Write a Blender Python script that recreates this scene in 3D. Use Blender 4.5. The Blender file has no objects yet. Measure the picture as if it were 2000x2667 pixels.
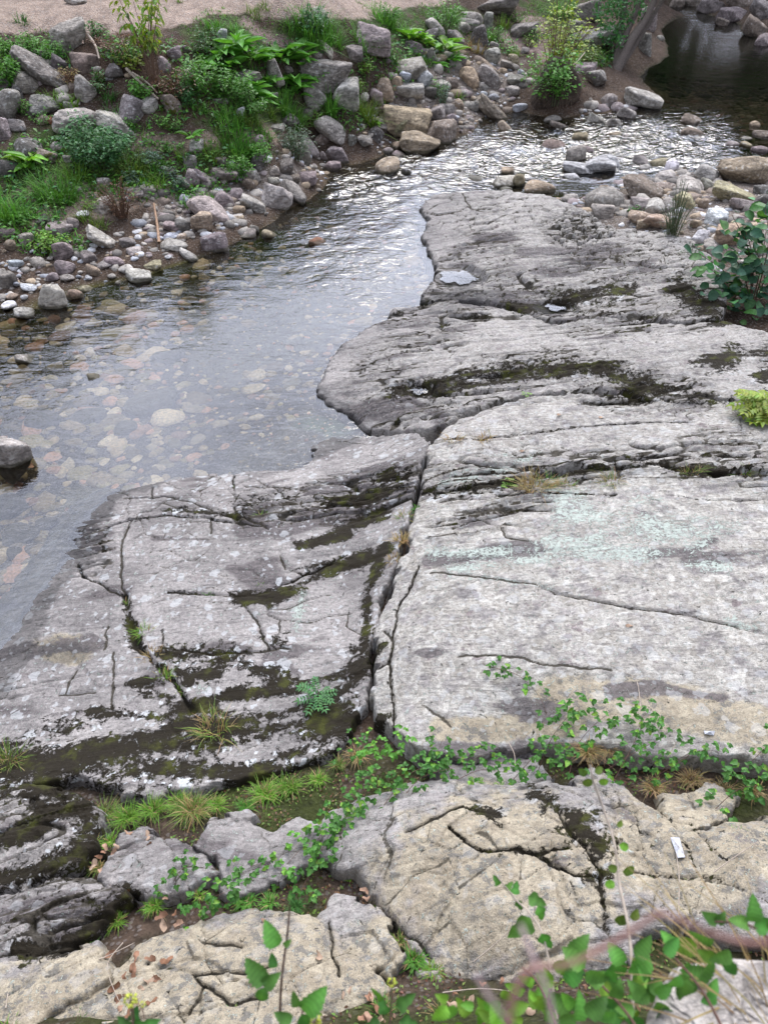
import bpy, math, random
import numpy as np
from mathutils import Vector, Matrix

random.seed(7); RNG = np.random.default_rng(7)
SC = bpy.context.scene
COL = SC.collection
R_ = math.radians

# ------------------------------------------------------------------ camera, sky, sun, exposure
CAMZ = 6.5; PITCH = R_(42); FPX = 2014.0           # the photograph is 2000 x 2667
cam_d = bpy.data.cameras.new('camera'); cam = bpy.data.objects.new('camera', cam_d); COL.objects.link(cam)
cam.location = (0, 0, CAMZ); cam.rotation_euler = (R_(90) - PITCH, 0, 0)
cam_d.sensor_fit = 'VERTICAL'; cam_d.sensor_height = 24.0; cam_d.lens = 12.0 / (1333.5 / FPX)
cam_d.clip_start = 0.05; cam_d.clip_end = 900
cam_d.dof.use_dof = True; cam_d.dof.focus_distance = 8.5; cam_d.dof.aperture_fstop = 2.4
SC.camera = cam
SUN_EL, SUN_AZ = 50.0, 12.0                        # degrees; azimuth from +Y towards +X
w = bpy.data.worlds.new('World'); SC.world = w; w.use_nodes = True
nt = w.node_tree; nt.nodes.clear(); N = nt.nodes.new; L = nt.links.new
sky = N('ShaderNodeTexSky'); sky.sky_type = 'NISHITA'; sky.sun_disc = False
sky.sun_elevation = R_(SUN_EL); sky.sun_rotation = R_(SUN_AZ); sky.air_density = 1.0
bg1 = N('ShaderNodeBackground'); bg1.inputs[1].default_value = 0.13; L(sky.outputs[0], bg1.inputs[0])
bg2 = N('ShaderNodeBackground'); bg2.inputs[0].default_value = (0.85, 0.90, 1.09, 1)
tc = N('ShaderNodeTexCoord'); nz = N('ShaderNodeTexNoise'); nz.inputs['Scale'].default_value = 2.6
nz.inputs['Detail'].default_value = 6; nz.inputs['Roughness'].default_value = .55
mp = N('ShaderNodeMapping'); mp.inputs['Scale'].default_value = (1, 1, 2.2); L(tc.outputs['Generated'], mp.inputs[0]); L(mp.outputs[0], nz.inputs[0])
rp = N('ShaderNodeValToRGB'); rp.color_ramp.elements[0].position = .36; rp.color_ramp.elements[1].position = .52
rp.color_ramp.elements[0].color = (.25, .25, .25, 1); L(nz.outputs[0], rp.inputs[0])
# cloud brightened round the sun, added to lift the sky reflection in the water
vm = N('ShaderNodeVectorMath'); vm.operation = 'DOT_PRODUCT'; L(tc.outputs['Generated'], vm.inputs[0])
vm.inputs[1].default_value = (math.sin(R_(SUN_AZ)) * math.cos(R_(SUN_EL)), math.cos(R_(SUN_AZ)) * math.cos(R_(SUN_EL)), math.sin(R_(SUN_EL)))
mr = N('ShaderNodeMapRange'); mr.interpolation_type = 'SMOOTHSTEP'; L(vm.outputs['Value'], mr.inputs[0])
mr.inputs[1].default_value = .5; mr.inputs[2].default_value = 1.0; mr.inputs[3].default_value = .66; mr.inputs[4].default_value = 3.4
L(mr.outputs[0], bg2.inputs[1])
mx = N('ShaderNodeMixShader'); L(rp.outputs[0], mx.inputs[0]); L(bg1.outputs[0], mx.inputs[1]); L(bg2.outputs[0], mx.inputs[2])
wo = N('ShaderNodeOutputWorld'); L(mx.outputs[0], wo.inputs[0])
sl = bpy.data.lights.new('sun', 'SUN'); sl.energy = 1.5; sl.angle = R_(26); sl.color = (1, .92, .78)
so = bpy.data.objects.new('sun', sl); COL.objects.link(so)
sd = Vector((math.sin(R_(SUN_AZ)) * math.cos(R_(SUN_EL)), math.cos(R_(SUN_AZ)) * math.cos(R_(SUN_EL)), math.sin(R_(SUN_EL))))
so.rotation_euler = sd.to_track_quat('Z', 'Y').to_euler(); so.location = (0, 0, 30)
vs = SC.view_settings; vs.view_transform = 'Standard'; vs.look = 'None'; vs.gamma = 1; vs.use_curve_mapping = False
vs.exposure = 0.66
SC.cycles.max_bounces = 4; SC.cycles.transparent_max_bounces = 12; SC.cycles.use_denoising = True
SC.cycles.diffuse_bounces = 2

# ------------------------------------------------------------------ pixel <-> place
SP, CP = math.sin(PITCH), math.cos(PITCH)
def ray(px, py):
    px = np.asarray(px, float); py = np.asarray(py, float)
    a = (px - 1000) / FPX; b = (1333.5 - py) / FPX
    d = np.stack([a, CP + b * SP, -SP + b * CP], -1)
    return d                                        # depth 1 along the view axis
def at_z(px, py, z):
    d = ray(px, py); t = (z - CAMZ) / d[..., 2]
    return np.stack([d[..., 0] * t, d[..., 1] * t, np.broadcast_to(z, t.shape)], -1)
def at_depth(px, py, dep):
    d = ray(px, py) * dep; return np.array([d[0], d[1], CAMZ + d[2]])
def proj(x, y, z):
    zc = y * CP - (z - CAMZ) * SP; yc = y * SP + (z - CAMZ) * CP
    zc = np.maximum(zc, .05)
    return 1000 + FPX * x / zc, 1333.5 - FPX * yc / zc, zc

# ------------------------------------------------------------------ numpy noise
def _h(ix, iy, iz, s):
    n = (ix * 374761393 + iy * 668265263 + iz * 2147483647 + s * 1274126177) & 0xffffffff
    n = ((n ^ (n >> 13)) * 1274126177) & 0xffffffff
    n = ((n ^ (n >> 16)) * 2246822519) & 0xffffffff
    return ((n ^ (n >> 15)) & 0xffffff) / 8388607.5 - 1.0
def vn(x, y, s=0):
    x = np.asarray(x, float); y = np.asarray(y, float)
    ix = np.floor(x).astype(np.int64); iy = np.floor(y).astype(np.int64); fx = x - ix; fy = y - iy
    fx = fx * fx * fx * (fx * (fx * 6 - 15) + 10); fy = fy * fy * fy * (fy * (fy * 6 - 15) + 10)
    a = _h(ix, iy, 0, s); b = _h(ix + 1, iy, 0, s); c = _h(ix, iy + 1, 0, s); d = _h(ix + 1, iy + 1, 0, s)
    return (a + (b - a) * fx) * (1 - fy) + (c + (d - c) * fx) * fy
def fbm(x, y, s=0, o=4, g=.5):
    t = 0; a = 1; n = 0
    for i in range(o):
        t = t + a * vn(x * 2 ** i + 17.3 * i, y * 2 ** i - 9.1 * i, s + i); n += a; a *= g
    return t / n
def vn3(p, s=0):
    i = np.floor(p).astype(np.int64); f = p - i; f = f * f * (3 - 2 * f); r = 0
    for dx in (0, 1):
        for dy in (0, 1):
            for dz in (0, 1):
                w_ = (f[:, 0] if dx else 1 - f[:, 0]) * (f[:, 1] if dy else 1 - f[:, 1]) * (f[:, 2] if dz else 1 - f[:, 2])
                r = r + w_ * _h(i[:, 0] + dx, i[:, 1] + dy, i[:, 2] + dz, s)
    return r
def worley(x, y, s=0):                               # F1, F2, cell value
    ix = np.floor(x).astype(np.int64); iy = np.floor(y).astype(np.int64)
    f1 = np.full(x.shape, 9.); f2 = np.full(x.shape, 9.); cv = np.zeros(x.shape)
    for dx in (-1, 0, 1):
        for dy in (-1, 0, 1):
            cx = ix + dx; cy = iy + dy
            d = np.hypot(cx + .5 + .45 * _h(cx, cy, 1, s) - x, cy + .5 + .45 * _h(cx, cy, 2, s) - y)
            m = d < f1; f2 = np.where(m, f1, np.minimum(f2, d)); cv = np.where(m, _h(cx, cy, 3, s), cv); f1 = np.where(m, d, f1)
    return f1, f2, cv
def sst(a, b, x):
    t = np.clip((x - a) / (b - a), 0, 1); return t * t * (3 - 2 * t)
def seg_dist(x, y, pts, closed=False):
    best = np.full(np.shape(x), 1e9); P = list(pts) + ([pts[0]] if closed else [])
    for (ax, ay), (bx, by) in zip(P[:-1], P[1:]):
        dx, dy = bx - ax, by - ay; l2 = dx * dx + dy * dy + 1e-12
        t = np.clip(((x - ax) * dx + (y - ay) * dy) / l2, 0, 1)
        best = np.minimum(best, (x - ax - t * dx) ** 2 + (y - ay - t * dy) ** 2)
    return np.sqrt(best)
def inside(x, y, pts):
    c = np.zeros(np.shape(x), bool); n = len(pts)
    for i in range(n):
        ax, ay = pts[i]; bx, by = pts[i - 1]
        with np.errstate(divide='ignore', invalid='ignore'):
            m = ((ay > y) != (by > y)) & (x < (bx - ax) * (y - ay) / (by - ay + 1e-12) + ax)
        c ^= m
    return c
def blobs(px, py, items):
    """items: (x, y, rx, ry) or polyline capsules ([(x,y)..], r); soft field, 1 at core"""
    f = np.zeros(np.shape(px))
    for it in items:
        if isinstance(it[0], (list, tuple)):
            d = seg_dist(px, py * 1.0, it[0]) / it[1]
        else:
            d = np.hypot((px - it[0]) / it[2], (py - it[1]) / it[3])
        f = np.maximum(f, 1.0 - .5 * d)              # .5 at the outline
    return np.clip(f, 0, 1)

# ------------------------------------------------------------------ object helpers
def tag(o, label=None, cat=None, group=None, kind=None):
    if label: o['label'] = label
    if cat: o['category'] = cat
    if group: o['group'] = group
    if kind: o['kind'] = kind
    return o
def mesh(name, V, faces, mat=None, smooth=True, attrs=None):
    """faces: list of int arrays (n,3) or (n,4)"""
    me = bpy.data.meshes.new(name)
    V = np.ascontiguousarray(V, np.float32); me.vertices.add(len(V)); me.vertices.foreach_set('co', V.ravel())
    faces = [np.asarray(f, np.int32) for f in faces if len(f)]
    lt = np.concatenate([np.full(len(f), f.shape[1], np.int32) for f in faces]); li = np.concatenate([f.ravel() for f in faces])
    me.loops.add(len(li)); me.loops.foreach_set('vertex_index', li)
    me.polygons.add(len(lt)); me.polygons.foreach_set('loop_start', np.concatenate([[0], np.cumsum(lt)[:-1]]).astype(np.int32))
    me.polygons.foreach_set('use_smooth', np.full(len(lt), smooth, bool))
    for k, a in (attrs or {}).items():
        a = np.asarray(a, np.float32)
        if a.shape[1] == 3: a = np.concatenate([a, np.ones((len(a), 1), np.float32)], 1)
        at = me.attributes.new(k, 'FLOAT_COLOR', 'POINT'); at.data.foreach_set('color', np.ascontiguousarray(a).ravel())
    me.update(calc_edges=True)
    if mat: me.materials.append(mat)
    return me
def obj(name, me, parent=None, loc=None):
    o = bpy.data.objects.new(name, me); COL.objects.link(o)
    if parent: o.parent = parent
    if loc is not None: o.location = loc
    return o
def empty(name, loc=(0, 0, 0)):
    o = bpy.data.objects.new(name, None); COL.objects.link(o); o.location = loc; o.empty_display_size = .1; return o
def grid_faces(nx, ny, keep=None):
    i = np.arange(nx * ny).reshape(ny, nx)
    f = np.stack([i[:-1, :-1], i[:-1, 1:], i[1:, 1:], i[1:, :-1]], -1).reshape(-1, 4)
    return f if keep is None else f[keep.reshape(-1)]
def compact(V, F, attrs):
    used = np.unique(F); m = np.full(len(V), -1, np.int64); m[used] = np.arange(len(used))
    return V[used], m[F], {k: a[used] for k, a in attrs.items()}

# ------------------------------------------------------------------ materials
class NB:
    def __init__(s, name):
        s.m = bpy.data.materials.new(name); s.m.use_nodes = True; s.t = s.m.node_tree; s.t.nodes.clear()
        s.out = s.n('ShaderNodeOutputMaterial')
    def n(s, ty, **kw):
        x = s.t.nodes.new(ty)
        for k, v in kw.items(): setattr(x, k, v)
        return x
    def l(s, a, b): s.t.links.new(a, b)
    def put(s, sock, v):
        if hasattr(v, 'links') or isinstance(v, bpy.types.NodeSocket): s.l(v, sock)
        else: sock.default_value = v
    def noise(s, vec, scale, detail=4, rough=.5, dist=0):
        x = s.n('ShaderNodeTexNoise'); s.l(vec, x.inputs['Vector']); x.inputs['Scale'].default_value = scale
        x.inputs['Detail'].default_value = detail; x.inputs['Roughness'].default_value = rough; x.inputs['Distortion'].default_value = dist
        return x.outputs[0]
    def noisec(s, vec, scale, detail=3):
        x = s.n('ShaderNodeTexNoise'); s.l(vec, x.inputs['Vector']); x.inputs['Scale'].default_value = scale; x.inputs['Detail'].default_value = detail
        return x.outputs[1]
    def voro(s, vec, scale, feature='F1', rand=1.0):
        x = s.n('ShaderNodeTexVoronoi', feature=feature); s.l(vec, x.inputs['Vector']); x.inputs['Scale'].default_value = scale
        x.inputs['Randomness'].default_value = rand; return x
    def math(s, op, a, b=0.0, c=0.0, clamp=False):
        x = s.n('ShaderNodeMath', operation=op); x.use_clamp = clamp
        for i, v in enumerate((a, b, c)): s.put(x.inputs[i], v)
        return x.outputs[0]
    def step(s, v, lo, hi, a=0.0, b=1.0):
        x = s.n('ShaderNodeMapRange', interpolation_type='SMOOTHSTEP'); s.put(x.inputs[0], v)
        for i, q in enumerate((lo, hi, a, b)): x.inputs[i + 1].default_value = q
        return x.outputs[0]
    def mix(s, f, a, b, blend='MIX'):
        x = s.n('ShaderNodeMix', data_type='RGBA', blend_type=blend); s.put(x.inputs[0], f)
        for i, v in ((6, a), (7, b)):
            s.put(x.inputs[i], v if isinstance(v, bpy.types.NodeSocket) else (tuple(v) + (1,))[:4])
        return x.outputs[2]
    def vmath(s, op, a, b):
        x = s.n('ShaderNodeVectorMath', operation=op); s.put(x.inputs[0], a)
        if op == 'SCALE': s.put(x.inputs['Scale'], b)
        else: s.put(x.inputs[1], b)
        return x.outputs[0]
    def bump(s, h, strength, dist, nrm=None):
        x = s.n('ShaderNodeBump'); x.inputs['Strength'].default_value = strength; x.inputs['Distance'].default_value = dist
        s.l(h, x.inputs['Height'])
        if nrm: s.l(nrm, x.inputs['Normal'])
        return x.outputs[0]
    def attr(s, name):
        a = s.n('ShaderNodeAttribute', attribute_name=name); sp = s.n('ShaderNodeSeparateColor'); s.l(a.outputs['Color'], sp.inputs[0])
        return sp.outputs[0], sp.outputs[1], sp.outputs[2], a.outputs['Alpha'], a.outputs['Color']
    def princ(s, col, rough=.85, nrm=None, spec=.3):
        p = s.n('ShaderNodeBsdfPrincipled'); s.put(p.inputs['Base Color'], col if isinstance(col, bpy.types.NodeSocket) else tuple(col) + (1,))
        s.put(p.inputs['Roughness'], rough); s.put(p.inputs['Specular IOR Level'], spec)
        if nrm: s.l(nrm, p.inputs['Normal'])
        return p
    def done(s, sh): s.l(sh, s.out.inputs[0]); return s.m

def mat_rock():
    """bedrock: weathered grey schist; attribute m1 = moss, dark stain, green lichen, ochre ; m2 = groove darkening, wet, pale spots, blotch amount"""
    b = NB('bedrock'); g = b.n('ShaderNodeNewGeometry').outputs['Position']
    moss, dark, lich, och, _ = b.attr('m1'); dirt, wet, spots, blot, _ = b.attr('m2')
    wob = b.vmath('SCALE', b.vmath('SUBTRACT', b.noisec(g, 9, 4), (.5, .5, .5)), .16)
    gw = b.vmath('ADD', g, wob)
    n_lo = b.noise(g, 1.3, 5, .6); n_hi = b.noise(g, 26, 5, .65); n_mid = b.noise(g, 6, 5, .6)
    n_fine = b.noise(g, 110, 3, .6)
    col = b.mix(b.step(n_lo, .35, .65), (.170, .155, .146), (.295, .270, .250))
    v1 = b.voro(gw, 9); cs = b.n('ShaderNodeSeparateColor'); b.l(v1.outputs['Color'], cs.inputs[0])
    v2 = b.voro(gw, 21); cs2 = b.n('ShaderNodeSeparateColor'); b.l(v2.outputs['Color'], cs2.inputs[0])
    bl1 = b.mix(cs.outputs[0], (.45, .425, .375), (.205, .185, .155))
    bl2 = b.mix(cs2.outputs[1], (.48, .46, .41), (.26, .235, .195))
    bl = b.mix(.5, bl1, bl2)
    col = b.mix(b.math('MULTIPLY', blot, b.step(n_mid, .32, .55)), col, bl)
    # purplish brown bare rock showing between the crusts
    bare = b.math('MULTIPLY', b.step(b.noise(g, 4.2, 6, .7), .60, .66), b.math('ADD', .35, b.math('MULTIPLY', blot, .55)))
    col = b.mix(bare, col, (.19, .155, .148))
    # ochre
    oc = b.step(b.math('ADD', och, b.math('MULTIPLY', b.math('SUBTRACT', n_mid, .5), .7)), .42, .62)
    tanc = b.mix(b.step(n_mid, .3, .7), (.27, .225, .155), (.36, .31, .22))
    col = b.mix(b.math('MULTIPLY', oc, .92), col, tanc)
    blk = b.math('MULTIPLY', b.step(b.noise(g, 13, 6, .8), .515, .55), b.step(och, .2, .4))
    blk = b.math('MULTIPLY', blk, b.step(b.noise(g, 3.6, 3, .5), .38, .56, .10, 1.0))
    col = b.mix(b.math('MULTIPLY', blk, .85), col, (.10, .095, .085))
    # dark stain
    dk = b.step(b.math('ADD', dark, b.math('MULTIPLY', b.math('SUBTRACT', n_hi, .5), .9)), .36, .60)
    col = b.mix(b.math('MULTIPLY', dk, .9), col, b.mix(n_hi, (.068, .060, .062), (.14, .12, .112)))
    # thin lineation along the cleavage
    st = b.noise(b.vmath('MULTIPLY', b.vmath('ADD', g, b.vmath('SCALE', b.noisec(g, 1.1, 3), .25)), (1.0, 13.0, 13.0)), 2.6, 5, .7)
    nk = b.math('SUBTRACT', 1.0, b.math('MULTIPLY', oc, .8))
    col = b.mix(b.math('MULTIPLY', nk, b.step(st, .45, .35, 0, .5)), col, (.09, .082, .078)); col = b.mix(b.math('MULTIPLY', nk, b.step(st, .58, .70, 0, .3)), col, (.48, .46, .43))
    # fine grain
    gr = b.step(n_fine, .3, .7, .78, 1.2)
    gr2 = b.step(n_hi, .3, .7, .74, 1.24)
    mul = b.n('ShaderNodeVectorMath', operation='SCALE'); b.l(col, mul.inputs[0]); b.l(b.math('MULTIPLY', gr, gr2), mul.inputs['Scale']); col = mul.outputs[0]
    # round pale lichen spots
    vs_ = b.voro(gw, 5.5); cs3 = b.n('ShaderNodeSeparateColor'); b.l(vs_.outputs['Color'], cs3.inputs[0])
    vs2 = b.voro(gw, 13); cs4 = b.n('ShaderNodeSeparateColor'); b.l(vs2.outputs['Color'], cs4.inputs[0])
    sp = b.math('MAXIMUM', b.math('MULTIPLY', b.step(vs_.outputs['Distance'], .34, .29), b.step(cs3.outputs[0], .62, .64)),
                b.math('MULTIPLY', b.step(vs2.outputs['Distance'], .36, .28), b.step(cs4.outputs[0], .60, .62)))
    col = b.mix(b.math('MULTIPLY', b.math('MULTIPLY', sp, spots), .75), col, (.50, .51, .50))
    # mint green crust lichen
    ln = b.noise(gw, 30, 5, .75)
    lc = b.step(b.math('ADD', lich, b.math('MULTIPLY', b.math('SUBTRACT', ln, .5), 5.0)), .50, .62)
    col = b.mix(b.math('MULTIPLY', lc, .88), col, b.mix(n_fine, (.32, .37, .31), (.47, .51, .45)))
    # darker colour along grooves and cracks, then moss
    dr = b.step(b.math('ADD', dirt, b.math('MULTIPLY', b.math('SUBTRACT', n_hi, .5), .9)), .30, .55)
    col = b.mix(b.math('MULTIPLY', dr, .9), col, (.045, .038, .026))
    ms = b.step(b.math('ADD', moss, b.math('MULTIPLY', b.math('SUBTRACT', b.noise(gw, 15, 6, .8), .5), 3.4)), .43, .55)
    mcol = b.mix(b.step(b.noise(g, 5, 4, .6), .48, .72), (.020, .015, .008), (.075, .082, .012))
    mcol = b.mix(b.step(n_fine, .3, .7), b.mix(.5, mcol, (.02, .016, .008)), mcol)
    col = b.mix(ms, col, mcol)
    dm = b.n('ShaderNodeVectorMath', operation='SCALE'); b.l(col, dm.inputs[0]); b.l(b.step(wet, .35, .65, 1.0, .50), dm.inputs['Scale']); col = dm.outputs[0]
    h = b.math('ADD', b.math('MULTIPLY', n_hi, .6), b.math('MULTIPLY', n_fine, .35))
    h = b.math('ADD', h, b.math('MULTIPLY', b.noise(g, 240, 2, .6), b.math('MULTIPLY', ms, .5)))
    h = b.math('ADD', h, b.math('MULTIPLY', ms, 1.2)); h = b.math('ADD', h, b.math('MULTIPLY', lc, .25))
    h = b.math('ADD', h, b.math('MULTIPLY', st, b.math('MULTIPLY', nk, .9)))
    nr = b.bump(h, 1.0, .016)
    p = b.princ(col, b.step(wet, .35, .65, .88, .45), nr, .25)
    return b.done(p.outputs[0])

def mat_stone():
    b = NB('river_stone'); tcn = b.n('ShaderNodeTexCoord'); oi = b.n('ShaderNodeObjectInfo')
    g = b.n('ShaderNodeNewGeometry'); pos = g.outputs['Position']; rnd = oi.outputs['Random']
    off = b.n('ShaderNodeCombineXYZ'); b.l(b.math('MULTIPLY', rnd, 71.0), off.inputs[0]); b.l(b.math('MULTIPLY', rnd, 133.0), off.inputs[1])
    v = b.vmath('ADD', pos, off.outputs[0])
    n1 = b.noise(v, 2.6, 6, .65); n2 = b.noise(v, 13, 6, .7); n3 = b.noise(v, 60, 4, .65)
    base = oi.outputs['Color']
    k = b.math('MULTIPLY', b.step(n1, .3, .7, .6, 1.3), b.step(n2, .3, .7, .62, 1.35))
    k = b.math('MULTIPLY', k, b.step(n3, .2, .8, .82, 1.15))
    c = b.vmath('SCALE', base, k)
    lic = b.math('MULTIPLY', b.step(n2, .56, .63), b.step(b.math('ADD', n1, b.math('MULTIPLY', rnd, .35)), .60, .75))
    c = b.mix(b.math('MULTIPLY', lic, .62), c, (.50, .50, .48))
    dk = b.math('MULTIPLY', b.step(b.noise(v, 7, 6, .75), .58, .64), b.step(b.math('FRACT', b.math('MULTIPLY', rnd, 7.3)), .2, .8))
    c = b.mix(b.math('MULTIPLY', dk, .65), c, (.065, .062, .058))
    # thin veins and bedding
    vv = b.vmath('MULTIPLY', v, (1.2, 1.2, 5.0))
    vein = b.math('ABSOLUTE', b.math('SUBTRACT', b.noise(vv, 2.1, 4, .55, .6), .5))
    c = b.mix(b.step(vein, .018, .0, 0, .45), c, (.12, .105, .095))
    sep = b.n('ShaderNodeSeparateXYZ'); b.l(pos, sep.inputs[0]); sn = b.n('ShaderNodeSeparateXYZ'); b.l(g.outputs['Normal'], sn.inputs[0])
    # moss, amount in the object colour's alpha
    mo = b.step(b.math('ADD', b.math('MULTIPLY', oi.outputs['Alpha'], 1.0), b.math('MULTIPLY', b.math('SUBTRACT', b.noise(v, 5, 5, .65), .5), 1.3)), .50, .60)
    c = b.mix(mo, c, b.mix(n2, (.05, .05, .012), (.12, .11, .02)))
    # wet and algae band at the waterline
    zz = b.math('ADD', sep.outputs[2], b.math('MULTIPLY', b.math('SUBTRACT', n2, .5), .08))
    wet = b.step(zz, .09, .03)
    c = b.mix(wet, c, b.mix(.6, c, (.09, .08, .035)))
    c = b.vmath('SCALE', c, b.step(zz, .09, .03, 1.0, .62))
    h = b.math('ADD', b.math('MULTIPLY', n2, .8), b.math('MULTIPLY', n3, .35)); h = b.math('SUBTRACT', h, b.math('MULTIPLY', b.step(vein, .03, 0), .35))
    nr = b.bump(h, 1.0, .035)
    p = b.princ(c, b.step(zz, .09, .03, .9, .35), nr, .28)
    return b.done(p.outputs[0])

def mat_ground():
    b = NB('bank_soil'); g = b.n('ShaderNodeNewGeometry').outputs['Position']; _, _, _, a, c = b.attr('col')
    n1 = b.noise(g, 3.2, 6, .65); n2 = b.noise(g, 22, 5, .7)
    v = b.voro(g, 26); cs = b.n('ShaderNodeSeparateColor'); b.l(v.outputs['Color'], cs.inputs[0])
    k = b.math('MULTIPLY', b.step(n1, .25, .75, .65, 1.25), b.step(n2, .25, .75, .6, 1.35))
    c2 = b.vmath('SCALE', c, k)
    peb = b.math('MULTIPLY', b.step(v.outputs['Distance'], .5, .35), b.math('MULTIPLY', b.step(cs.outputs[0], .55, .6), a))
    c2 = b.mix(b.math('MULTIPLY', peb, .6), c2, b.mix(cs.outputs[1], (.28, .25, .23), (.48, .45, .42)))
    h = b.math('ADD', n2, b.math('MULTIPLY', b.math('SUBTRACT', 1.0, v.outputs['Distance']), .6))
    p = b.princ(c2, .95, b.bump(h, 1.0, .04), .15)
    return b.done(p.outputs[0])

def mat_water():
    b = NB('river_water'); g = b.n('ShaderNodeNewGeometry').outputs['Position']; chop, foam, mur, _, _ = b.attr('w')
    mpn = b.vmath('MULTIPLY', g, (.8, 1.7, 1.0))
    n1 = b.noise(mpn, 7.0, 3, .55, .5); n2 = b.noise(mpn, 20, 3, .6, .4); n3 = b.noise(mpn, 2.0, 2, .5, .3)
    h = b.math('ADD', b.math('MULTIPLY', n1, b.math('ADD', .09, b.math('MULTIPLY', chop, .35))), b.math('MULTIPLY', n2, b.math('ADD', .03, b.math('MULTIPLY', chop, .08))))
    n4 = b.noise(b.vmath('MULTIPLY', g, (1.0, 1.5, 1.0)), 3.4, 1, .4, 1.2)
    h = b.math('ADD', h, b.math('MULTIPLY', n3, .25)); h = b.math('ADD', h, b.math('MULTIPLY', n4, b.math('MULTIPLY', chop, 1.5)))
    nr = b.bump(h, 1.0, .045)
    fr = b.n('ShaderNodeFresnel'); fr.inputs['IOR'].default_value = 1.88; b.l(nr, fr.inputs['Normal'])
    tr = b.n('ShaderNodeBsdfTransparent'); tr.inputs[0].default_value = (.86, .87, .80, 1)
    gl = b.n('ShaderNodeBsdfGlossy'); b.l(b.math('ADD', .02, b.math('MULTIPLY', chop, .02)), gl.inputs['Roughness']); b.l(nr, gl.inputs['Normal'])
    m = b.n('ShaderNodeMixShader'); b.l(fr.outputs[0], m.inputs[0]); b.l(tr.outputs[0], m.inputs[1]); b.l(gl.outputs[0], m.inputs[2])
    df = b.n('ShaderNodeBsdfDiffuse'); df.inputs[0].default_value = (.72, .77, .84, 1)
    fm = b.step(b.math('ADD', foam, b.math('MULTIPLY', b.math('SUBTRACT', b.noise(mpn, 11, 5, .75, .8), .5), 3.2)), .55, 1.0, 0, .75)
    m2 = b.n('ShaderNodeMixShader'); b.l(fm, m2.inputs[0]); b.l(m.outputs[0], m2.inputs[1]); b.l(df.outputs[0], m2.inputs[2])
    return b.done(m2.outputs[0])

def mat_leaf(name, rough=.5, trans=.28, spec=.3):
    b = NB(name); _, _, _, a, c = b.attr('col'); g = b.n('ShaderNodeNewGeometry').outputs['Position']
    oi = b.n('ShaderNodeObjectInfo'); n1 = b.noise(g, 30, 3, .6)
    k = b.math('MULTIPLY', b.step(n1, .25, .75, .75, 1.25), b.math('ADD', .82, b.math('MULTIPLY', oi.outputs['Random'], .36)))
    c2 = b.vmath('SCALE', c, k)
    p = b.princ(c2, rough, None, spec); t = b.n('ShaderNodeBsdfTranslucent'); b.l(b.vmath('MULTIPLY', c2, (1.25, 1.3, .7)), t.inputs[0])
    m = b.n('ShaderNodeMixShader'); m.inputs[0].default_value = trans; b.l(p.outputs[0], m.inputs[1]); b.l(t.outputs[0], m.inputs[2])
    return b.done(m.outputs[0])
def mat_flat(name, col, rough=.8, var=.35, scale=30, spec=.2):
    b = NB(name); g = b.n('ShaderNodeNewGeometry').outputs['Position']; n1 = b.noise(g, scale, 4, .65)
    c = b.vmath('SCALE', tuple(col), b.step(n1, .25, .75, 1 - var, 1 + var))
    return b.done(b.princ(c, rough, b.bump(n1, .4, .01), spec).outputs[0])

M_ROCK, M_STONE, M_GROUND, M_WATER = mat_rock(), mat_stone(), mat_ground(), mat_water()
M_LEAF = mat_leaf('leaf'); M_GRASS = mat_leaf('grass_blade', .6, .25, .2); M_DRY = mat_leaf('dry_leaf', .8, .1, .1)
M_BARK = mat_flat('bark', (.12, .10, .085), .9, .4, 40); M_STEM = mat_flat('stem', (.16, .10, .07), .75, .3, 60)
M_REDSTEM = mat_flat('bramble_cane', (.11, .06, .045), .65, .3, 50); M_PAPER = mat_flat('paper', (.46, .47, .50), .6, .3, 60)

# ------------------------------------------------------------------ terrain height fields
class RBF:
    def __init__(s, pts, c=.6, ridge=1e-3):
        P = np.array([at_z(p[0], p[1], p[2]) if len(p) == 3 else (p[0], p[1], p[2]) for p in pts], float)
        s.P = P[:, :2]; s.c = c; D = np.sqrt(((s.P[:, None] - s.P[None]) ** 2).sum(-1) + c * c)
        s.mu = P[:, 2].mean(); s.w = np.linalg.solve(-D + ridge * np.eye(len(P)), P[:, 2] - s.mu)
    def __call__(s, x, y):
        x = np.asarray(x, float); y = np.asarray(y, float); r = np.full(x.shape, s.mu)
        for (a, b), w_ in zip(s.P, s.w): r = r - w_ * np.sqrt((x - a) ** 2 + (y - b) ** 2 + s.c ** 2)
        return r
# water level: flat pool below, riffle climbing to the upper pool
def wlev(x, y):
    return .28 * sst(2.0, 8.5, (x - 1) * .8 + (y - 18) * .6)
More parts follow.
